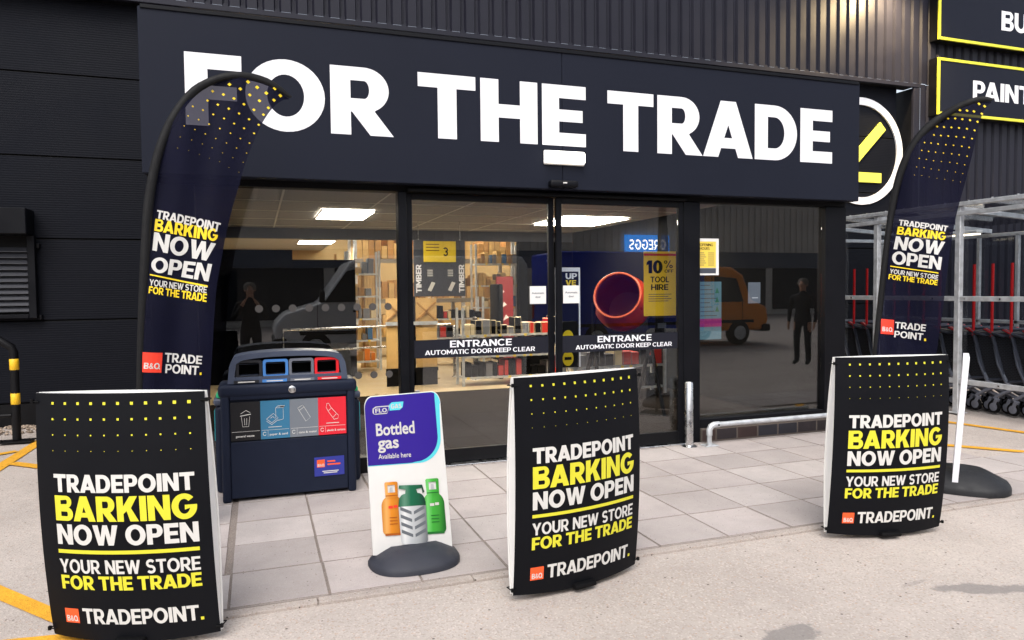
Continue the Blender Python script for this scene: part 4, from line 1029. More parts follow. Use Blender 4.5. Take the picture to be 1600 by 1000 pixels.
b = MB(); b.prism([(-.394, .956), (.394, .956), (.38, 1.05), (-.38, 1.05)], lambda u, v, d: (u, .055+d, v), .02, M_BINH, [rrect(-.372+.192*k, .965, -.372+.192*k+.166, 1.047, .012) for k in range(4)]); b.build('slot_panel', bn)
for k, m_ in enumerate((M_APK, M_APB, M_APG, M_APR)):
    x = -.382+.192*k; b = MB(); b.prism(rrect(x, .942, x+.186, 1.082, .022), lambda u, v, d: (u, .02+d, v), .033, m_, [rrect(x+.02, .962, x+.166, 1.062, .014)]); b.build('slot_frame', bn)
b = MB(); b.box(-.38, .38, .24, .262, .95, 1.10, M_DEEP); b.build('slot_backing', bn)
sb = MB()
for k, (m_, tx) in enumerate((('black', 'general waste'), ('blue', 'paper & card'), ('grey', 'cans & metal'), ('red', 'plastic & cartons'))):
    x0 = -.430+.2145*k; x1 = x0+.214; b = MB()
    b.box(x0, x1, .010, .02, .47, .765, M_STK[m_])
    f = lambda u, v: (x0+u*.214, .0088, .47+v*.295)
    def lp(pts, th=.012, closed=False): b.tris(poly_tris(stroke(pts, th)), f, M_TEXTW)
    for (p, q) in (((0, .235), (1, .235)),): b.tris(rect_tris(.03, .23, .97, .238), f, M_TEXTW)
    if k: b.tris(rect_tris(.24, .06, .248, .23), f, M_TEXTW); lp([(.13+.055*math.cos(R(t)), .14+.045*math.sin(R(t))) for t in range(30, 331, 30)], .016)
    b.tris(place(font_tris(tx, .02), .30 if k else .16, .09, .62 if k < 3 else .66, .055), f, M_TEXTW)
    if k == 0:
        lp([(.36, .62), (.40, .36), (.60, .36), (.64, .62)]); lp([(.32, .64), (.68, .68)], .02); lp([(.34, .70), (.52, .78), (.66, .72)]); lp([(.46, .58), (.47, .40)], .014); lp([(.54, .58), (.53, .40)], .014)
    elif k == 1:
        lp([(.52, .52), (.52, .80), (.78, .80), (.78, .50), (.60, .47)]); lp([(.52, .80), (.60, .85), (.84, .85), (.78, .80)]); lp([(.20, .52), (.44, .66), (.60, .54), (.38, .42), (.20, .52)]); lp([(.20, .47), (.38, .37), (.60, .49)]); lp([(.34, .54), (.42, .58), (.48, .53)])
        b.tris(rect_tris(.26, .30, .72, .315), f, M_TEXTW)
    elif k == 2:
        lp([(.28, .76), (.46, .84), (.72, .50), (.56, .40), (.28, .76)]); lp([(.28, .76), (.34, .70), (.50, .78)]); lp([(.46, .84), (.50, .78)])
    else:
        lp([(.28, .74), (.32, .84), (.38, .84), (.46, .72), (.72, .50), (.70, .42), (.56, .40), (.36, .62), (.28, .74)]); lp([(.36, .64), (.46, .70)]); lp([(.54, .46), (.66, .56)]); b.tris(rect_tris(.28, .30, .74, .318), f, M_TEXTW)
    b.build('waste_label', bn, 0)
for k, m_ in enumerate((M_APK, M_APB, M_APG, M_APR)):
    b = MB(); b.box(-.40+.205*k, -.40+.205*k+.18, .004, .0095, .908, .93, m_); b.tris(rect_tris(-.37+.205*k, .914, -.25+.205*k, .922), lambda u, v: (u, .003, v), M_TEXTW); b.build('slot_label', bn, 0)
b = MB(); b.box(.175, .405, .0035, .0078, .145, .295, mat('sticker_navy', srgb((44, 52, 140)), .5))
b.tris(rect_tris(.195, .215, .255, .275), lambda u, v: (u, .0024, v), M_ORG); b.tris(place(norm_tris('B&Q', s=.22, h=.18), .200, .222, .05, .02), lambda u, v: (u, .0012, v), M_TEXTW)
for (x0, z0, x1) in ((.275, .252, .335), (.275, .228, .375)): b.tris(rect_tris(x0, z0, x1, z0+.012), lambda u, v: (u, .0024, v), M_ORG)
for (x0, z0, x1) in ((.235, .178, .36), (.245, .165, .35)): b.tris(rect_tris(x0, z0, x1, z0+.007), lambda u, v: (u, .0024, v), M_TEXTW)
b.build('brand_label', bn, 0)
# the second bin, back to back with the first and a little wider
b2 = empty('recycling_bin', (.23, 6.145, 0), 0, 'second dark recycling bin half hidden behind the labelled one, green edged', 'bin')
b = MB(); b.box(-.56, .57, .0, .20, .0, .70, M_BIN, .03, 3); b.build('bin_body', b2)
b = MB(); b.box(-.57, .58, -.004, .205, .701, .76, M_BINH, .02, 3); b.build('rim', b2)
b = MB(); b.box(-.55, .56, .0, .20, .761, .80, mat('bin_green', srgb((40, 168, 116)), .45), .012, 2); b.build('lid', b2)
for x0, x1 in ((.5705, .576), (-.566, -.5605)):
    b = MB(); b.box(x0, x1, .03, .17, .42, .66, mat('sticker_teal', srgb((48, 150, 160)), .5)); b.build('side_label', b2)

# ------------------------------------------------------------------ gas pavement sign
def rubber_base(e, hw, hd, h, m_, off=0.0, back=.10):
    b = MB(); N = 40; rings = []; i0 = b.mi(m_)
    for (k, z) in ((1, 0), (1.0, h*.22), (.95, h*.42), (.62, h*.86), (.5, h)):
        rings.append([b.bm.verts.new((hw*k*math.copysign(abs(math.cos(t))**.72, math.cos(t)), off+(hd if math.sin(t) < 0 else back)*k*math.copysign(abs(math.sin(t))**.8, math.sin(t)), z+.001)) for t in [2*math.pi*j/N for j in range(N)]])
    for A, B in zip(rings, rings[1:]):
        for j in range(N): f = b.bm.faces.new((A[j], A[(j+1) % N], B[(j+1) % N], B[j])); f.material_index = i0
    b.bm.faces.new(rings[0][::-1]); b.bm.faces.new(rings[-1]); return b.build('rubber_base', e, 50)
pa, pb = onplane(583, 866, Vector((.58, 4.16, 0)), Vector((-.16, .987, 0))), onplane(710, 866, Vector((.58, 4.16, 0)), Vector((-.16, .987, 0)))
gs = empty('gas_sign', (.845, 4.20, 0), .02, 'white and purple pavement sign for bottled gas on grey rubber base', 'pavement sign')
gw, z0, z1 = .232, .045, .995
M_PUR = mat('print_purple', srgb((46, 24, 140)), .45); M_CYAN = mat('print_cyan', srgb((92, 212, 226)), .45)
GT = -.012
def gp(u, v, d): return (gw*(2*u-1)*(1-.07*v+.03) - .052*v, GT+d, z0+v*(z1-z0)-.035*(u-.5)*(1-v)+.01*(u-.5)*v)
b = MB(); b.prism([(0, 0), (1, 0), (1, .93)] + arc(.90, .93, .10, .07, 10, 80, 6) + [(.9, 1), (.1, 1)] + arc(.10, .93, .10, .07, 100, 170, 6) + [(0, .93)], gp, .02, M_WHITEP); gsp = b.build('sign_panel', gs)
def gq(k): return lambda u, v: (lambda p: (p[0], GT-.0012*k, p[2]))(gp(u, v, 0))
b = MB()
b.tris(poly_tris([(.0, .565), (.60, .565)] + arc(.66, .72, .305, .155, 270, 360, 12) + [(.985, .92)] + arc(.89, .925, .105, .073, 0, 90, 6) + [(.1, .998)] + arc(.10, .925, .10, .073, 90, 180, 6)), gq(1), M_CYAN)
b.tris(poly_tris([(.0, .57), (.56, .57)] + arc(.61, .73, .315, .155, 270, 360, 12) + [(.925, .99), (.88, .998), (.1, .998)] + arc(.10, .925, .10, .073, 90, 180, 6)), gq(2), M_PUR)
b.tris(poly_tris(arc(.13, .905, .035, .018, 180, 270, 4) + [(.28, .887)] + [(.315, .925), (.315, .937)] + [(.14, .937), (.10, .925)]), gq(3), M_TEXTW)
b.tris(poly_tris([(.112, .893), (.28, .893), (.305, .922), (.305, .931), (.145, .931), (.112, .922)]), gq(4), M_PUR)
b.tris(poly_tris([(.315, .905), (.45, .905), (.49, .92), (.505, .955), (.35, .955), (.315, .94)]), gq(3), M_CYAN)
b.tris(place(norm_tris('FLO', s=.24, h=.19), .130, .898, .15, .026), gq(5), M_TEXTW); b.tris(place(norm_tris('GAS', s=.24, h=.19), .335, .916, .14, .027), gq(4), M_TEXTW)
b.tris(place(font_tris('Bottled', .022), .125, .755, .50, .075), gq(3), M_TEXTW); b.tris(place(font_tris('gas', .022), .135, .672, .27, .075), gq(3), M_TEXTW)
b.tris(place(font_tris('Available here', .012), .135, .608, .42, .030), gq(3), M_TEXTW)
b.build('printed_panel', gsp, 0)
def round_print(name, c0, c1, u0, u1):
    M = mat(name, c0, .45); nt = M.node_tree; tc = nt.nodes.new('ShaderNodeTexCoord'); sx_ = nt.nodes.new('ShaderNodeSeparateXYZ'); mr = nt.nodes.new('ShaderNodeMapRange'); cr = nt.nodes.new('ShaderNodeValToRGB')
    nt.links.new(tc.outputs['Object'], sx_.inputs[0]); nt.links.new(sx_.outputs[0], mr.inputs[0])
    mr.inputs[1].default_value = gp(u0, .3, 0)[0]; mr.inputs[2].default_value = gp(u1, .3, 0)[0]; nt.links.new(mr.outputs[0], cr.inputs[0])
    e_ = cr.color_ramp.elements; e_[0].position = 0; e_[0].color = (*[q*.8 for q in c0], 1); e_[1].position = 1; e_[1].color = (*c1, 1)
    for p_, k_ in ((.22, None), (.45, 1.0), (.75, .75)):
        n_ = e_.new(p_); n_.color = (*[min(.8, q*1.25+.10) for q in c0], 1) if k_ is None else (*[q*k_ for q in c0], 1)
    nt.links.new(cr.outputs[0], nt.nodes['Principled BSDF'].inputs['Base Color']); return M
def bottle(x, y, w, h, m_, md, name):
    b = MB(); cx = x+w/2
    body = arc(x+w-.05, y+.03, .05, .03, -90, 0, 5) + arc(cx, y+h*.54, w/2, h*.21, 0, 180, 16) + arc(x+.05, y+.03, .05, .03, 180, 270, 5)
    b.tris(poly_tris(body), gq(3), m_)
    ring = [(cx-w*.29, y+h*.70), (cx+w*.29, y+h*.70), (cx+w*.31, y+h*.98), (cx+w*.26, y+h), (cx-w*.26, y+h), (cx-w*.31, y+h*.98)]
    b.tris(poly_tris(ring, [(cx-w*.17, y+h*.80), (cx+w*.17, y+h*.80), (cx+w*.17, y+h*.94), (cx-w*.17, y+h*.94)][::-1]), gq(5), m_)
    b.tris(poly_tris([(cx-w*.09, y+h*.80), (cx+w*.09, y+h*.80), (cx+w*.06, y+h*.90), (cx-w*.06, y+h*.90)]), gq(4), M_GALV)
    b.tris(rect_tris(cx-w*.29, y+h*.735, cx+w*.29, y+h*.752), gq(6), md)
    b.tris(rect_tris(x+w*.10, y-.004, x+w*.90, y+.010), gq(4), md); b.tris(rect_tris(cx-w*.18, y+h*.50, cx+w*.02, y+h*.55), gq(5), M_TEXTW if 'green' in m_.name else M_REDF); b.tris(rect_tris(cx+w*.06, y+h*.51, cx+w*.24, y+h*.56), gq(5), M_TEXTW if 'green' in m_.name else M_REDF)
    for k in range(3): b.tris(rect_tris(cx-w*.16, y+h*(.32-.06*k), cx+w*.2, y+h*(.335-.06*k)), gq(5), md)
    b.build(name, gsp, 0)
bottle(.135, .125, .27, .335, round_print('print_gas_orange', srgb((222, 136, 30)), srgb((150, 78, 14)), .135, .405), mat('print_gas_orange_dark', srgb((170, 88, 20)), .45), 'bottle_picture')
bottle(.66, .118, .28, .345, round_print('print_gas_green', srgb((66, 172, 60)), srgb((24, 100, 34)), .66, .94), mat('print_gas_green_dark', srgb((30, 110, 44)), .45), 'bottle_picture')
b = MB(); mg = round_print('print_dark_green', srgb((12, 100, 68)), srgb((4, 46, 32)), .345, .695); mw = round_print('print_pale_grey', srgb((196, 200, 202)), srgb((120, 124, 128)), .345, .695); md = mat('print_mid_grey', srgb((104, 110, 116)), .45)
b.tris(poly_tris(arc(.655, .09, .035, .03, -90, 0, 5) + [(.695, .30), (.345, .30)] + arc(.385, .09, .035, .03, 180, 270, 5)), gq(7), mw)
b.tris(poly_tris([(.345, .30), (.695, .30), (.695, .325)] + arc(.60, .325, .09, .055, 0, 90, 6) + [(.585, .405), (.655, .41), (.665, .375), (.69, .385), (.665, .43), (.37, .435), (.36, .415), (.45, .405), (.44, .38)] + arc(.44, .325, .09, .055, 90, 180, 6)), gq(7), mg)
for k in range(4):
    y = .115+.048*k
    b.tris(poly_tris([(.365, y+.042), (.365, y+.020), (.505, y-.012), (.505, y+.008)]), gq(8), md); b.tris(poly_tris([(.535, y+.008), (.535, y-.012), (.675, y+.020), (.675, y+.042)]), gq(8), md)
b.build('bottle_picture', gsp, 0)
rb = rubber_base(gs, .268, .25, .10, M_RUBBER, 0.0, .09)
# edge-on pavement sign at right
es = empty('edge_on_sign', (5.225, 4.20, 0), R(39)+math.pi/2*0, 'white pavement sign seen edge on in black rubber base at far right', 'pavement sign')
b = MB(); b.prism([(-.25, .05), (.25, .05), (.255, .93)] + arc(.18, .97, .08, .08, 10, 80, 5) + [(-.18, 1.05)] + arc(-.18, .97, .08, .08, 100, 170, 5) + [(-.255, .93)], lambda u, v, d: (u, -.02+d-.065*v+.02, v), .04, M_WHITE); b.build('sign_panel', es)
rubber_base(es, .30, .36, .15, M_RUBBERB, 0, .30)

# ------------------------------------------------------------------ bollards, guard rail, hoop
post_thing('steel_bollard', 'short brushed steel bollard in front of the right sliding door', 'bollard', 4.085, 6.24, .655, .042)
e = empty('steel_bollard', (1.285, 6.10, 0), 0, 'brushed steel bollard hidden behind the bottled gas sign with only its top showing', 'bollard')
b = MB(); b.lathe([(.04, .0), (.04, .70), (.034, .715), (0, .715)], M_STEEL, 20); b.build('post', e)
b = MB(); b.box(-.02, .02, -.012, .012, .715, .745, M_STEEL, .004); b.build('top_lug', e)
gr = empty('guard_rail', (4.29, 6.19, 0), 0, 'low galvanised tube guard rail along the brick plinth', 'rail')
b = MB(); P = [(0, 0, .012), (0, 0, .16)] + [(.05*(1-math.cos(R(t))), 0, .16+.05*math.sin(R(t))) for t in (20, 45, 70, 90)] + [(1.62, 0, .21)]
b.tube(P, .0245, M_GALV, 14); b.build('tube', gr, 60)
for x in (0,):
    b = MB(); b.box(-.075, .075, -.06, .06, 0, .011, M_GALV, .003); 
    for sx in (-.055, .055): b.lathe([(.011, .011), (.011, .02), (0, .02)], M_STEEL, 6, (sx, -.035, 0))
    b.build('foot_plate', gr)
b = MB(); b.tube([(0, 0, .105), (0, 0, .165), (.02, 0, .195), (.055, 0, .21), (.115, 0, .21)], .0305, M_GALV, 14); b.lathe([(.008, 0), (.008, .008), (0, .008)], M_DEEP, 8, (.09, -.0305, .21), (0, -1, 0)); b.build('elbow_joint', gr, 60)
b = MB(); b.tube([(1.62, 0, .012), (1.62, 0, .235)], .0245, M_GALV, 14); b.build('end_leg', gr, 60)
hp = empty('hoop_barrier', (-2.49, 9.17, 0), 0, 'black hoop barrier with yellow bands at far left', 'barrier')
b = MB(); b.tube([(0, 0, .02), (0, 0, .98), (-.02, 0, 1.03), (-.17, 0, 1.14), (-.24, 0, 1.155), (-1.2, 0, 1.155), (-1.27, 0, 1.14), (-1.42, 0, 1.03), (-1.44, 0, .98), (-1.44, 0, .02)], .042, M_BLACK, 14); b.tube([(-.043, 0, .29), (-1.397, 0, .29)], .022, M_BLACK, 10); b.build('hoop_tube', hp, 50)
for x in (0, -1.44):
    for z in (.41, .785):
        b = MB(); b.lathe([(.0425, z), (.0445, z+.002), (.0445, z+.118), (.0425, z+.12)], mat('band_yellow', srgb((238, 190, 40)), .45), 18, (x, 0, 0)); b.build('yellow_band', hp, 50)
    b = MB(); b.box(x-.16, x+.16, -.10, .10, 0, .012, M_BLACK, .003)
    for sx in (-.13, .13): b.lathe([(.014, .012), (.014, .04), (0, .04)], M_BLACK, 6, (x+sx, -.07, 0))
    b.build('base_plate', hp)

# ------------------------------------------------------------------ trolley shelter and trolleys
sh = empty('trolley_shelter', (8.26, 8.6, 0), 0, 'galvanised trolley shelter with clear panels right of the entrance', 'shelter')
LEN = 6.6; XD = 2.2; HT = 2.52
def sbar(name, a, c, w=.05, h=.05): 
    b = MB(); b.bar(a, c, w, h, M_GALV, .004); return b.build(name, sh)
ys = [0, -.68, -1.94, -3.38]
for y in ys:
    b = MB(); b.box(-.035, .035, y-.035, y+.035, .0, HT+.05, M_GALV, .005); b.box(-.08, .08, y-.08, y+.08, 0, .01, M_GALV); b.build('post', sh)
for y in (1.3, -.5, -1.1, -3.2): sbar('post', (XD, y, 0), (XD, y, HT-.18))
for z in (.40, 1.43): 
    b = MB(); b.box(-.028, .028, -3.42, -.036, z-.03, z+.03, M_GALV, .004)
    for k in range(7): b.lathe([(.012, 0), (.012, .01), (0, .012)], M_STEEL, 8, (-.0285, -.25-.45*k, z), (-1, 0, 0))
    b.build('side_rail', sh)
b = MB(); b.box(-.06, .03, -3.42, .6, HT+.052, HT+.10, M_GALV, .004); b.box(-.045, .0, -3.42, .6, HT-.06, HT-.01, M_GALV, .004)
for k in range(13): b.lathe([(.014, 0), (.014, .014), (0, .016)], M_STEEL, 8, (-.04, .4-.31*k, HT+.10), (0, 0, 1))
b.build('gutter_rail', sh)
for z in (HT-.18, 1.05): sbar('far_rail', (XD, 1.4, z), (XD, -3.42, z))
for y in (.55, -.68, -1.94, -3.38): sbar('roof_beam', (0, y, HT+.02), (XD, y, HT-.12), .05, .06)
sbar('end_rail', (0.04, .55, HT-.2), (XD, .55, HT-.2)); sbar('end_rail', (0.04, .55, .4), (XD, .55, .4))
def sheetb(name, pts, t):
    b = MB(); n = (Vector(pts[1])-Vector(pts[0])).cross(Vector(pts[3])-Vector(pts[0])).normalized()*t
    b.faces([Vector(p) for p in pts]+[Vector(p)+n for p in pts], [(0,1,2,3), (7,6,5,4), (0,4,5,1), (1,5,6,2), (2,6,7,3), (3,7,4,0)], M_POLY); return b.build(name, sh, 0)
sheetb('roof_sheet', [(-.05, .6, HT+.105), (-.05, -3.42, HT+.105), (XD+.05, -3.42, HT-.03), (XD+.05, .6, HT-.03)], .005)
for y0, y1 in zip(ys[1:], ys[:-1]): sheetb('side_panel', [(.040, y0+.04, .45), (.040, y1-.04, .45), (.040, y1-.04, HT-.07), (.040, y0+.04, HT-.07)], .005)
sheetb('back_panel', [(XD+.035, -3.38, .45), (XD+.035, 1.3, .45), (XD+.035, 1.3, HT-.2), (XD+.035, -3.38, HT-.2)], .005)
for k, y in enumerate((-.6, -2.3)):
    e = empty('strip_light', (9.7, 8.6+y, 2.33), 0, ['glowing strip light under shelter roof nearest the store wall', 'glowing strip light in middle of the shelter roof', 'glowing strip light under the near end of shelter roof'][k], 'strip light')
    b = MB(); b.box(-.06, .06, -.5, .5, 0, .05, M_WHITEP, .01); b.build('housing', e); b = MB(); b.box(-.045, .045, -.48, .48, -.018, -.001, emit('strip_diffuser', (1, .86, .62), 3.0), .006); b.build('diffuser', e)

M_TROL = mat('trolley_plastic', srgb((66, 68, 78)), .42, noise=.1, nscale=10); M_TRED = mat('trolley_red', srgb((200, 24, 26)), .4)
M_TFR = mat('trolley_frame', srgb((112, 114, 124)), .5, 0)
M_TLAT = mat('trolley_lattice', srgb((20, 20, 24)), .5)
_nt = M_TLAT.node_tree; _tc = _nt.nodes.new('ShaderNodeTexCoord'); _br = _nt.nodes.new('ShaderNodeTexBrick'); _mp = _nt.nodes.new('ShaderNodeMapping')
_mp.inputs['Rotation'].default_value = (R(90), R(90), 0); _mp.inputs['Scale'].default_value = (1, 1, 1)
_br.inputs['Scale'].default_value = 12; _br.inputs['Mortar Size'].default_value = .035; _br.inputs['Color1'].default_value = (.004, .004, .005, 1); _br.inputs['Color2'].default_value = (.006, .006, .007, 1); _br.inputs['Mortar'].default_value = (.045, .045, .055, 1)
_nt.links.new(_tc.outputs['Object'], _mp.inputs[0]); _nt.links.new(_mp.outputs[0], _br.inputs['Vector']); _nt.links.new(_br.outputs['Color'], _nt.nodes['Principled BSDF'].inputs['Base Color'])
def trolley():
    """shop trolley pointing along -Y (front at -Y); origin under its side nearest the camera"""
    e = empty('shopping_trolley', (8.62, 6.2, 0), 0)
    W_ = .54
    def tx(x, y): t = .10*(.46-y)/.96; return x+t if x < W_/2 else x-t
    prof = [(-.50, .52), (.20, .40), (.40, .985), (-.56, .90)]       # basket side outline (y, z)
    b = MB()
    for x in (0, W_):
        b.prism(prof, lambda u, v, d: (tx(x, u) + (d if x == 0 else -d), u, v), .010, M_TLAT)
        b.tube([(tx(x, -.50), -.50, .52), (tx(x, .20), .20, .40), (tx(x, .27), .27, .60), (tx(x, .33), .33, .80), (tx(x, .37), .37, .95), (tx(x, .40), .40, 1.0), (tx(x, -.56), -.56, .91)], [.014, .022, .020, .022, .028, .03, .016], M_TROL, 8, closed=True)
    b.faces([(tx(0, -.5), -.50, .52), (tx(W_, -.5), -.50, .52), (tx(W_, .2), .20, .40), (tx(0, .2), .20, .40)], [(0,1,2,3)], M_TROL); b.faces([(tx(0, -.5), -.50, .52), (tx(W_, -.5), -.50, .52), (tx(W_, -.56), -.56, .90), (tx(0, -.56), -.56, .90)], [(0,1,2,3)], M_TROL)
    b.build('basket', e, 40)
    b = MB()
    for x in (.0, W_):
        b.tube([(tx(x, .36), .36, .90), (tx(x, .30), .30, .62), (tx(x, .20), .20, .40), (tx(x, .10), .10, .33), (tx(x, -.05), -.05, .335), (tx(x, -.22), -.22, .29), (tx(x, -.38), -.38, .215), (tx(x, -.46), -.46, .20)], [.018, .022, .026, .026, .026, .024, .022, .02], M_TFR, 10)
        b.tube([(tx(x, .10), .10, .33), (tx(x, .24), .24, .26), (tx(x, .34), .34, .19)], .022, M_TFR, 8)
    b.build('chassis', e, 50)
    b = MB(); b.tube([(-.02, .47, 1.045), (W_+.02, .47, 1.045)], .02, M_TROL, 10)
    for x in (0, W_): b.bar((x, .48, 1.05), (x, .36, .995), .045, .032, M_TRED, .008); b.bar((x, .36, .995), (x, .22, .965), .04, .03, M_TROL, .006)
    b.build('handle', e, 50)
    b = MB(); b.tube([(.0, .38, .95), (.0, .38, 1.86)], .017, M_TRED, 10); b.build('pole', e, 50)
    for x_ in (0.0, W_):
        for y in (-.50, .34):
            x = tx(x_, y)
            b = MB(); b.lathe([(.018, -.016), (.075, -.016), (.08, -.008), (.08, .008), (.075, .016), (.018, .016)], M_DEEP, 20, (x, y, .081), (1, 0, 0)); wh = b.build('wheel', e, 50)
            b = MB(); b.lathe([(0, -.022), (.016, -.022), (.05, -.018), (.05, .018), (.016, .022), (0, .022)], M_TFR, 16, (x, y, .081), (1, 0, 0)); b.build('hub', wh, 50)
            b = MB(); b.bar((x, y, .083), (x, y-.04, .19), .06, .04, M_TFR, .006); b.build('castor_fork', wh)
    return e
tr0 = trolley(); NT = 15
for k in range(NT):
    o = tr0 if k == 0 else copy_tree(tr0)
    o.location = (8.62, 5.62+.245*k, 0)
    tag(o, 'dark plastic shopping trolley with red handle and pole nested in the row under the shelter', 'trolley', 'nested trolleys under the shelter')

# ================================================================== ACROSS THE CAR PARK (seen mirrored in the glass)
M_FAR = mat('far_cladding', srgb((206, 200, 192)), .6, noise=.08, nscale=.6); M_FARG = mat('far_glazing', srgb((24, 28, 38)), .3); M_FARB = mat('far_bluegrey', srgb((92, 98, 112)), .5)
rt = empty('retail_unit', (8, -22, 0), 0, 'long pale corrugated retail unit mirrored in the shop glass', 'building')
b = MB(); x = -45.0
prof = []
while x < 45: prof += [(x, 0), (x+.20, 0), (x+.22, -.10), (x+.38, -.10), (x+.40, 0)]; x += .42
n = len(prof); b.faces([(p[0], p[1], 3.6) for p in prof]+[(p[0], p[1], 8.5) for p in prof], [(i, i+1, n+i+1, n+i) for i in range(n-1)], M_FAR); b.box(-45, 45, -8, -.07, 0, 8.45, M_FAR); b.build('wall', rt, 20)
b = MB(); b.box(-45, 45, -.069, .01, 2.7, 3.59, M_FARB); b.build('fascia_band', rt)
for k in range(18):
    b = MB(); b.box(-44.5+5*k, -40+5*k, -.069, -.03, .3, 2.69, M_FARG); b.build('window', rt)
gsn = empty('bakery_sign', (20.05, -21.85, 3.95), math.pi, 'lit blue sign reading GREGGS mirrored in right sliding door', 'shop sign')
b = MB(); b.box(-1.35, 1.35, 0, .12, -.52, .52, emit('bakery_blue', srgb((20, 130, 225)), 3.2), .02); b.build('sign_box', gsn)
b = MB(); b.tris(place(norm_tris('GREGGS', s=.2, h=.16, track=.13), -1.12, -.27, 2.24, .54), lambda u, v: (u, -.004, v), emit('bakery_white', (1, 1, 1), 6)); b.build('lettering', gsn, 0)
def vehicle(label, x, y, body, cab, box_m, cab_m, facing):
    e = empty('parked_van', (x, y, 0), 0 if facing > 0 else math.pi, label, 'van')
    b = MB(); b.prism(body, lambda u, v, d: (u, .0+d, v), 1.95, box_m); o = b.build('van_body', e, 30)
    md_ = o.modifiers.new('soft_edges', 'BEVEL'); md_.width = .06; md_.segments = 3; md_.limit_method = 'ANGLE'
    b = MB(); b.prism(cab, lambda u, v, d: (u, .02+d, v), 1.91, cab_m); o = b.build('cab', e, 30)
    md_ = o.modifiers.new('soft_edges', 'BEVEL'); md_.width = .08; md_.segments = 3; md_.limit_method = 'ANGLE'
    return e
def van_bits(e, wx, win, front):
    for x in wx:
        for y in (-.02, 1.75):
            b = MB(); b.lathe([(0, 0), (.3, 0), (.34, .04), (.34, .2), (.3, .24), (0, .24)], M_DEEP, 24, (x, y, .345), (0, 1, 0)); wh = b.build('wheel', e, 50)
            b = MB(); b.lathe([(0, -.012), (.19, -.012), (.19, .25), (0, .25)], M_GALV, 20, (x, y, .345), (0, 1, 0)); b.build('hubcap', wh, 50)
    for y in (.0, 1.95):
        b = MB(); s_ = -.004 if y == 0 else -.016; b.prism(win, lambda u, v, d: (u, y+s_+d, v), .02, M_FARG); b.build('side_window', e)
    for y in (.25, 1.5): b = MB(); b.lathe([(0, .03), (.08, .02), (.1, 0)], M_WHITE, 16, (front, y+.1, .75), (1, 0, 0)); b.build('headlight', e, 50)
def van_trim(e, door, roofx, body_x0, zt, front, col_):
    b = MB(); b.box(front-.22, front+.06, -.03, 1.98, .36, .56, M_BLACK, .04, 2); b.build('bumper', e)
    b = MB()
    for y0, y1 in ((-.006, .0), (1.95, 1.956)):
        b.box(body_x0+.1, front-.5, y0, y1, .62, .70, M_BLACK); b.box(door, door+.012, y0, y1, .45, zt, M_DEEP); b.box(door+1.0, door+1.012, y0, y1, .45, 1.3, M_DEEP); b.box(door+.08, door+.22, y0-.006, y1+.006, 1.12, 1.16, M_BLACK)
    b.build('side_trim', e)
    b = MB(); b.box(roofx, roofx+.12, -.22, -.02, 1.35, 1.62, M_BLACK, .03, 2); b.build('wing_mirror', e)
    for y in (.1, 1.75): b = MB(); b.box(body_x0-.02, body_x0+.03, y, y+.12, .8, 1.25, mat('tail_red', srgb((170, 20, 20)), .3), .01); b.build('tail_light', e)
M_VW = mat('van_white_paint', srgb((225, 226, 228)), .3, coat=.5); M_VB = mat('van_blue_paint', srgb((34, 62, 190)), .35, coat=.4); M_VY = mat('van_yellow_paint', srgb((240, 140, 8)), .35, coat=.4)
v1 = vehicle('white panel van mirrored in the leftmost window and left door', 6.4, -4.0, [(.0, .38), (4.2, .38), (4.2, 2.35), (3.9, 2.42), (.15, 2.42), (0, 2.2)], [(4.0, .38), (6.0, .38), (6.05, .85), (5.8, 1.12), (5.0, 1.35), (4.35, 2.3), (4.0, 2.38)], M_VW, M_VW, -1)
van_bits(v1, (1.0, 5.15), [(4.25, 1.35), (4.95, 1.35), (4.45, 2.05), (4.25, 2.1)], 6.02); van_trim(v1, 4.1, 4.95, 0, 2.1, 6.0, M_VW)
v2 = vehicle('blue box van with orange yellow cab, mirrored in right glass', 7.2, -5.9, [(.0, .42), (4.3, .42), (4.3, 2.55), (0, 2.55)], [(4.32, .40), (6.3, .40), (6.42, .7), (6.35, 1.05), (5.85, 1.25), (5.55, 1.95), (5.2, 2.15), (4.32, 2.2)], M_VB, M_VY, 1)
van_bits(v2, (1.0, 5.4), [(4.6, 1.2), (5.55, 1.2), (5.3, 1.85), (4.6, 1.9)], 6.4); van_trim(v2, 4.5, 5.6, 0, 1.9, 6.38, M_VB)

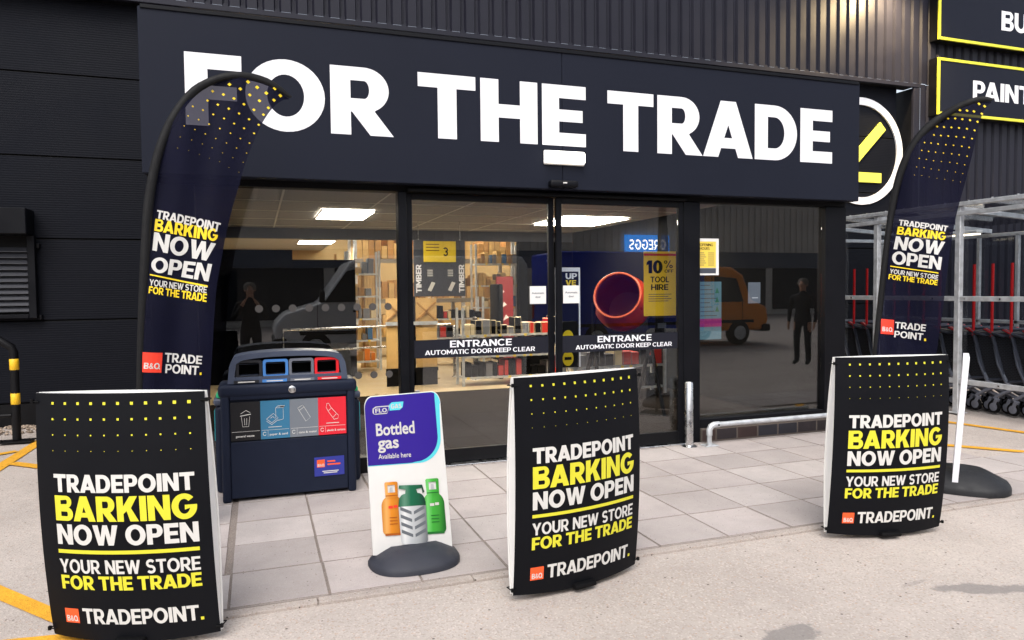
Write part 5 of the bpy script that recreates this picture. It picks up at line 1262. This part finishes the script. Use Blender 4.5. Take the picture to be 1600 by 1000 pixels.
# ------------------------------------------------------------------ people standing in the car park, seen only mirrored
def person(label, loc, rz, cloth, arms):
    """standing figure grown from a jointed skeleton; front is +Y"""
    J = dict(pelvis=(0, 0, .95), waist=(0, .01, 1.08), chest=(0, .0, 1.30), neck=(0, -.01, 1.47), throat=(0, .0, 1.54), head=(0, .02, 1.63), crown=(0, .01, 1.75))
    rad = dict(pelvis=(.165, .12), waist=(.15, .11), chest=(.175, .115), neck=(.075, .07), throat=(.055, .058), head=(.078, .098), crown=(.06, .075))
    E_ = [('pelvis', 'waist'), ('waist', 'chest'), ('chest', 'neck'), ('neck', 'throat'), ('throat', 'head'), ('head', 'crown')]
    for sx, sfx in ((-1, 'a'), (1, 'b')):
        J.update({'hip'+sfx: (.095*sx, 0, .90), 'knee'+sfx: (.11*sx, .02, .50), 'ankle'+sfx: (.115*sx, -.02, .10), 'toe'+sfx: (.13*sx, .15, .045)})
        rad.update({'hip'+sfx: (.095, .10), 'knee'+sfx: (.065, .068), 'ankle'+sfx: (.05, .055), 'toe'+sfx: (.042, .035)})
        E_ += [('pelvis', 'hip'+sfx), ('hip'+sfx, 'knee'+sfx), ('knee'+sfx, 'ankle'+sfx), ('ankle'+sfx, 'toe'+sfx)]
        sh_, el, wr, ha = arms
        for nm, p, r_ in (('shoulder', sh_, (.07, .065)), ('elbow', el, (.052, .05)), ('wrist', wr, (.034, .032)), ('hand', ha, (.036, .022))):
            J[nm+sfx] = (p[0]*sx, p[1], p[2]); rad[nm+sfx] = r_
        E_ += [('chest', 'shoulder'+sfx), ('shoulder'+sfx, 'elbow'+sfx), ('elbow'+sfx, 'wrist'+sfx), ('wrist'+sfx, 'hand'+sfx)]
        hx = Vector(J['hand'+sfx]); dirv = (hx-Vector(J['wrist'+sfx])).normalized(); side = Vector((0, 1, 0)) if abs(dirv.y) < .7 else Vector((1, 0, 0))
        for k in range(4):
            a = hx + side*(k-1.5)*.019 + dirv*.03; c = a + dirv*(.05+.008*(k in (1, 2))) + Vector((-sx*.012, 0, 0))
            J['knuckle%d%s' % (k, sfx)] = tuple(a); J['finger%d%s' % (k, sfx)] = tuple(c); rad['knuckle%d%s' % (k, sfx)] = (.010, .010); rad['finger%d%s' % (k, sfx)] = (.008, .008)
            E_ += [('hand'+sfx, 'knuckle%d%s' % (k, sfx)), ('knuckle%d%s' % (k, sfx), 'finger%d%s' % (k, sfx))]
        a = hx + side*.035 - dirv*.015; J['thumb'+sfx] = tuple(a+dirv*.045); rad['thumb'+sfx] = (.010, .010); E_ += [('hand'+sfx, 'thumb'+sfx)]
    names = list(J); me = bpy.data.meshes.new('person'); me.from_pydata([J[n] for n in names], [(names.index(a), names.index(c)) for a, c in E_], [])
    o = bpy.data.objects.new('person_source', me); col.objects.link(o)
    sk = o.modifiers.new('skin', 'SKIN')
    for i, n in enumerate(names):
        v = me.skin_vertices[0].data[i]; v.radius = rad[n]; v.use_root = (n == 'pelvis')
    sub = o.modifiers.new('sub', 'SUBSURF'); sub.levels = sub.render_levels = 2
    dg = bpy.context.evaluated_depsgraph_get(); m2 = bpy.data.meshes.new_from_object(o.evaluated_get(dg)); bpy.data.objects.remove(o)
    for v in m2.vertices:                                           # a nose and a chin on the face
        c = v.co
        if c.z > 1.56 and c.y > .06 and abs(c.x) < .03: c.y += .018*math.exp(-((c.z-1.635)/.02)**2) + .008*math.exp(-((c.z-1.565)/.02)**2)
    skin = mat('skin_tone', srgb((196, 150, 124)), .55, noise=.05, nscale=20)
    m2.materials.clear()
    for m_ in (cloth, skin, mat('dark_trousers', srgb((26, 27, 32)), .8), mat('shoe_black', srgb((20, 19, 18)), .5)): m2.materials.append(m_)
    for p in m2.polygons:
        c = p.center; hand = any((c-Vector(J['hand'+q])).length < .14 and (c-Vector(J['elbow'+q])).length > (Vector(J['wrist'+q])-Vector(J['elbow'+q])).length for q in 'ab')
        p.material_index = 1 if (c.z > 1.505 or hand) else (3 if c.z < .10 else (2 if c.z < .93 and abs(c.x) < .26 and not hand else 0)); p.use_smooth = True
    b_ = bpy.data.objects.new('person', m2); col.objects.link(b_); b_.location = loc; b_.rotation_euler = (0, 0, rz); tag(b_, label, 'person')
    hb = MB(); M_H = mat('hair_grey', srgb((120, 112, 104)), .7, noise=.2, nscale=60, bump=.4, bscale=200)
    hb.lathe([(.096, -.02), (.103, .03), (.096, .08), (.068, .115), (0, .13)], M_H, 20, (0, -.012, 1.645), (0, -.16, 1)); hb.build('hair', b_, 60)
    for sx in (-1, 1):
        eb = MB(); eb.lathe([(0, -.011), (.011, 0), (0, .011)], M_WHITE, 10, (.032*sx, .098, 1.648)); eb.build('eye', b_, 60)
        eb = MB(); eb.lathe([(0, -.026), (.014, -.012), (.016, .014), (0, .028)], skin, 10, (.082*sx, .01, 1.635)); eb.build('ear', b_, 60)
    mb_ = MB(); mb_.box(-.024, .024, .100, .106, 1.592, 1.600, mat('lips', srgb((150, 90, 80)), .5), .002); mb_.build('mouth', b_, 60)
    return b_
person('person in dark jacket standing at far right, mirrored in right hand window', (10.46, .95, 0), R(60), mat('dark_jacket', srgb((24, 25, 30)), .8, noise=.1, nscale=14), ((.20, 0, 1.40), (.27, -.03, 1.12), (.26, .06, .88), (.255, .085, .80)))
person('person in black coat raising both hands to the camera, mirrored in left window', (-.10, -.42, 0), 0, mat('black_coat', srgb((16, 16, 19)), .8, noise=.1, nscale=14), ((.20, 0, 1.40), (.27, .07, 1.14), (.13, .24, 1.38), (.085, .26, 1.45)))
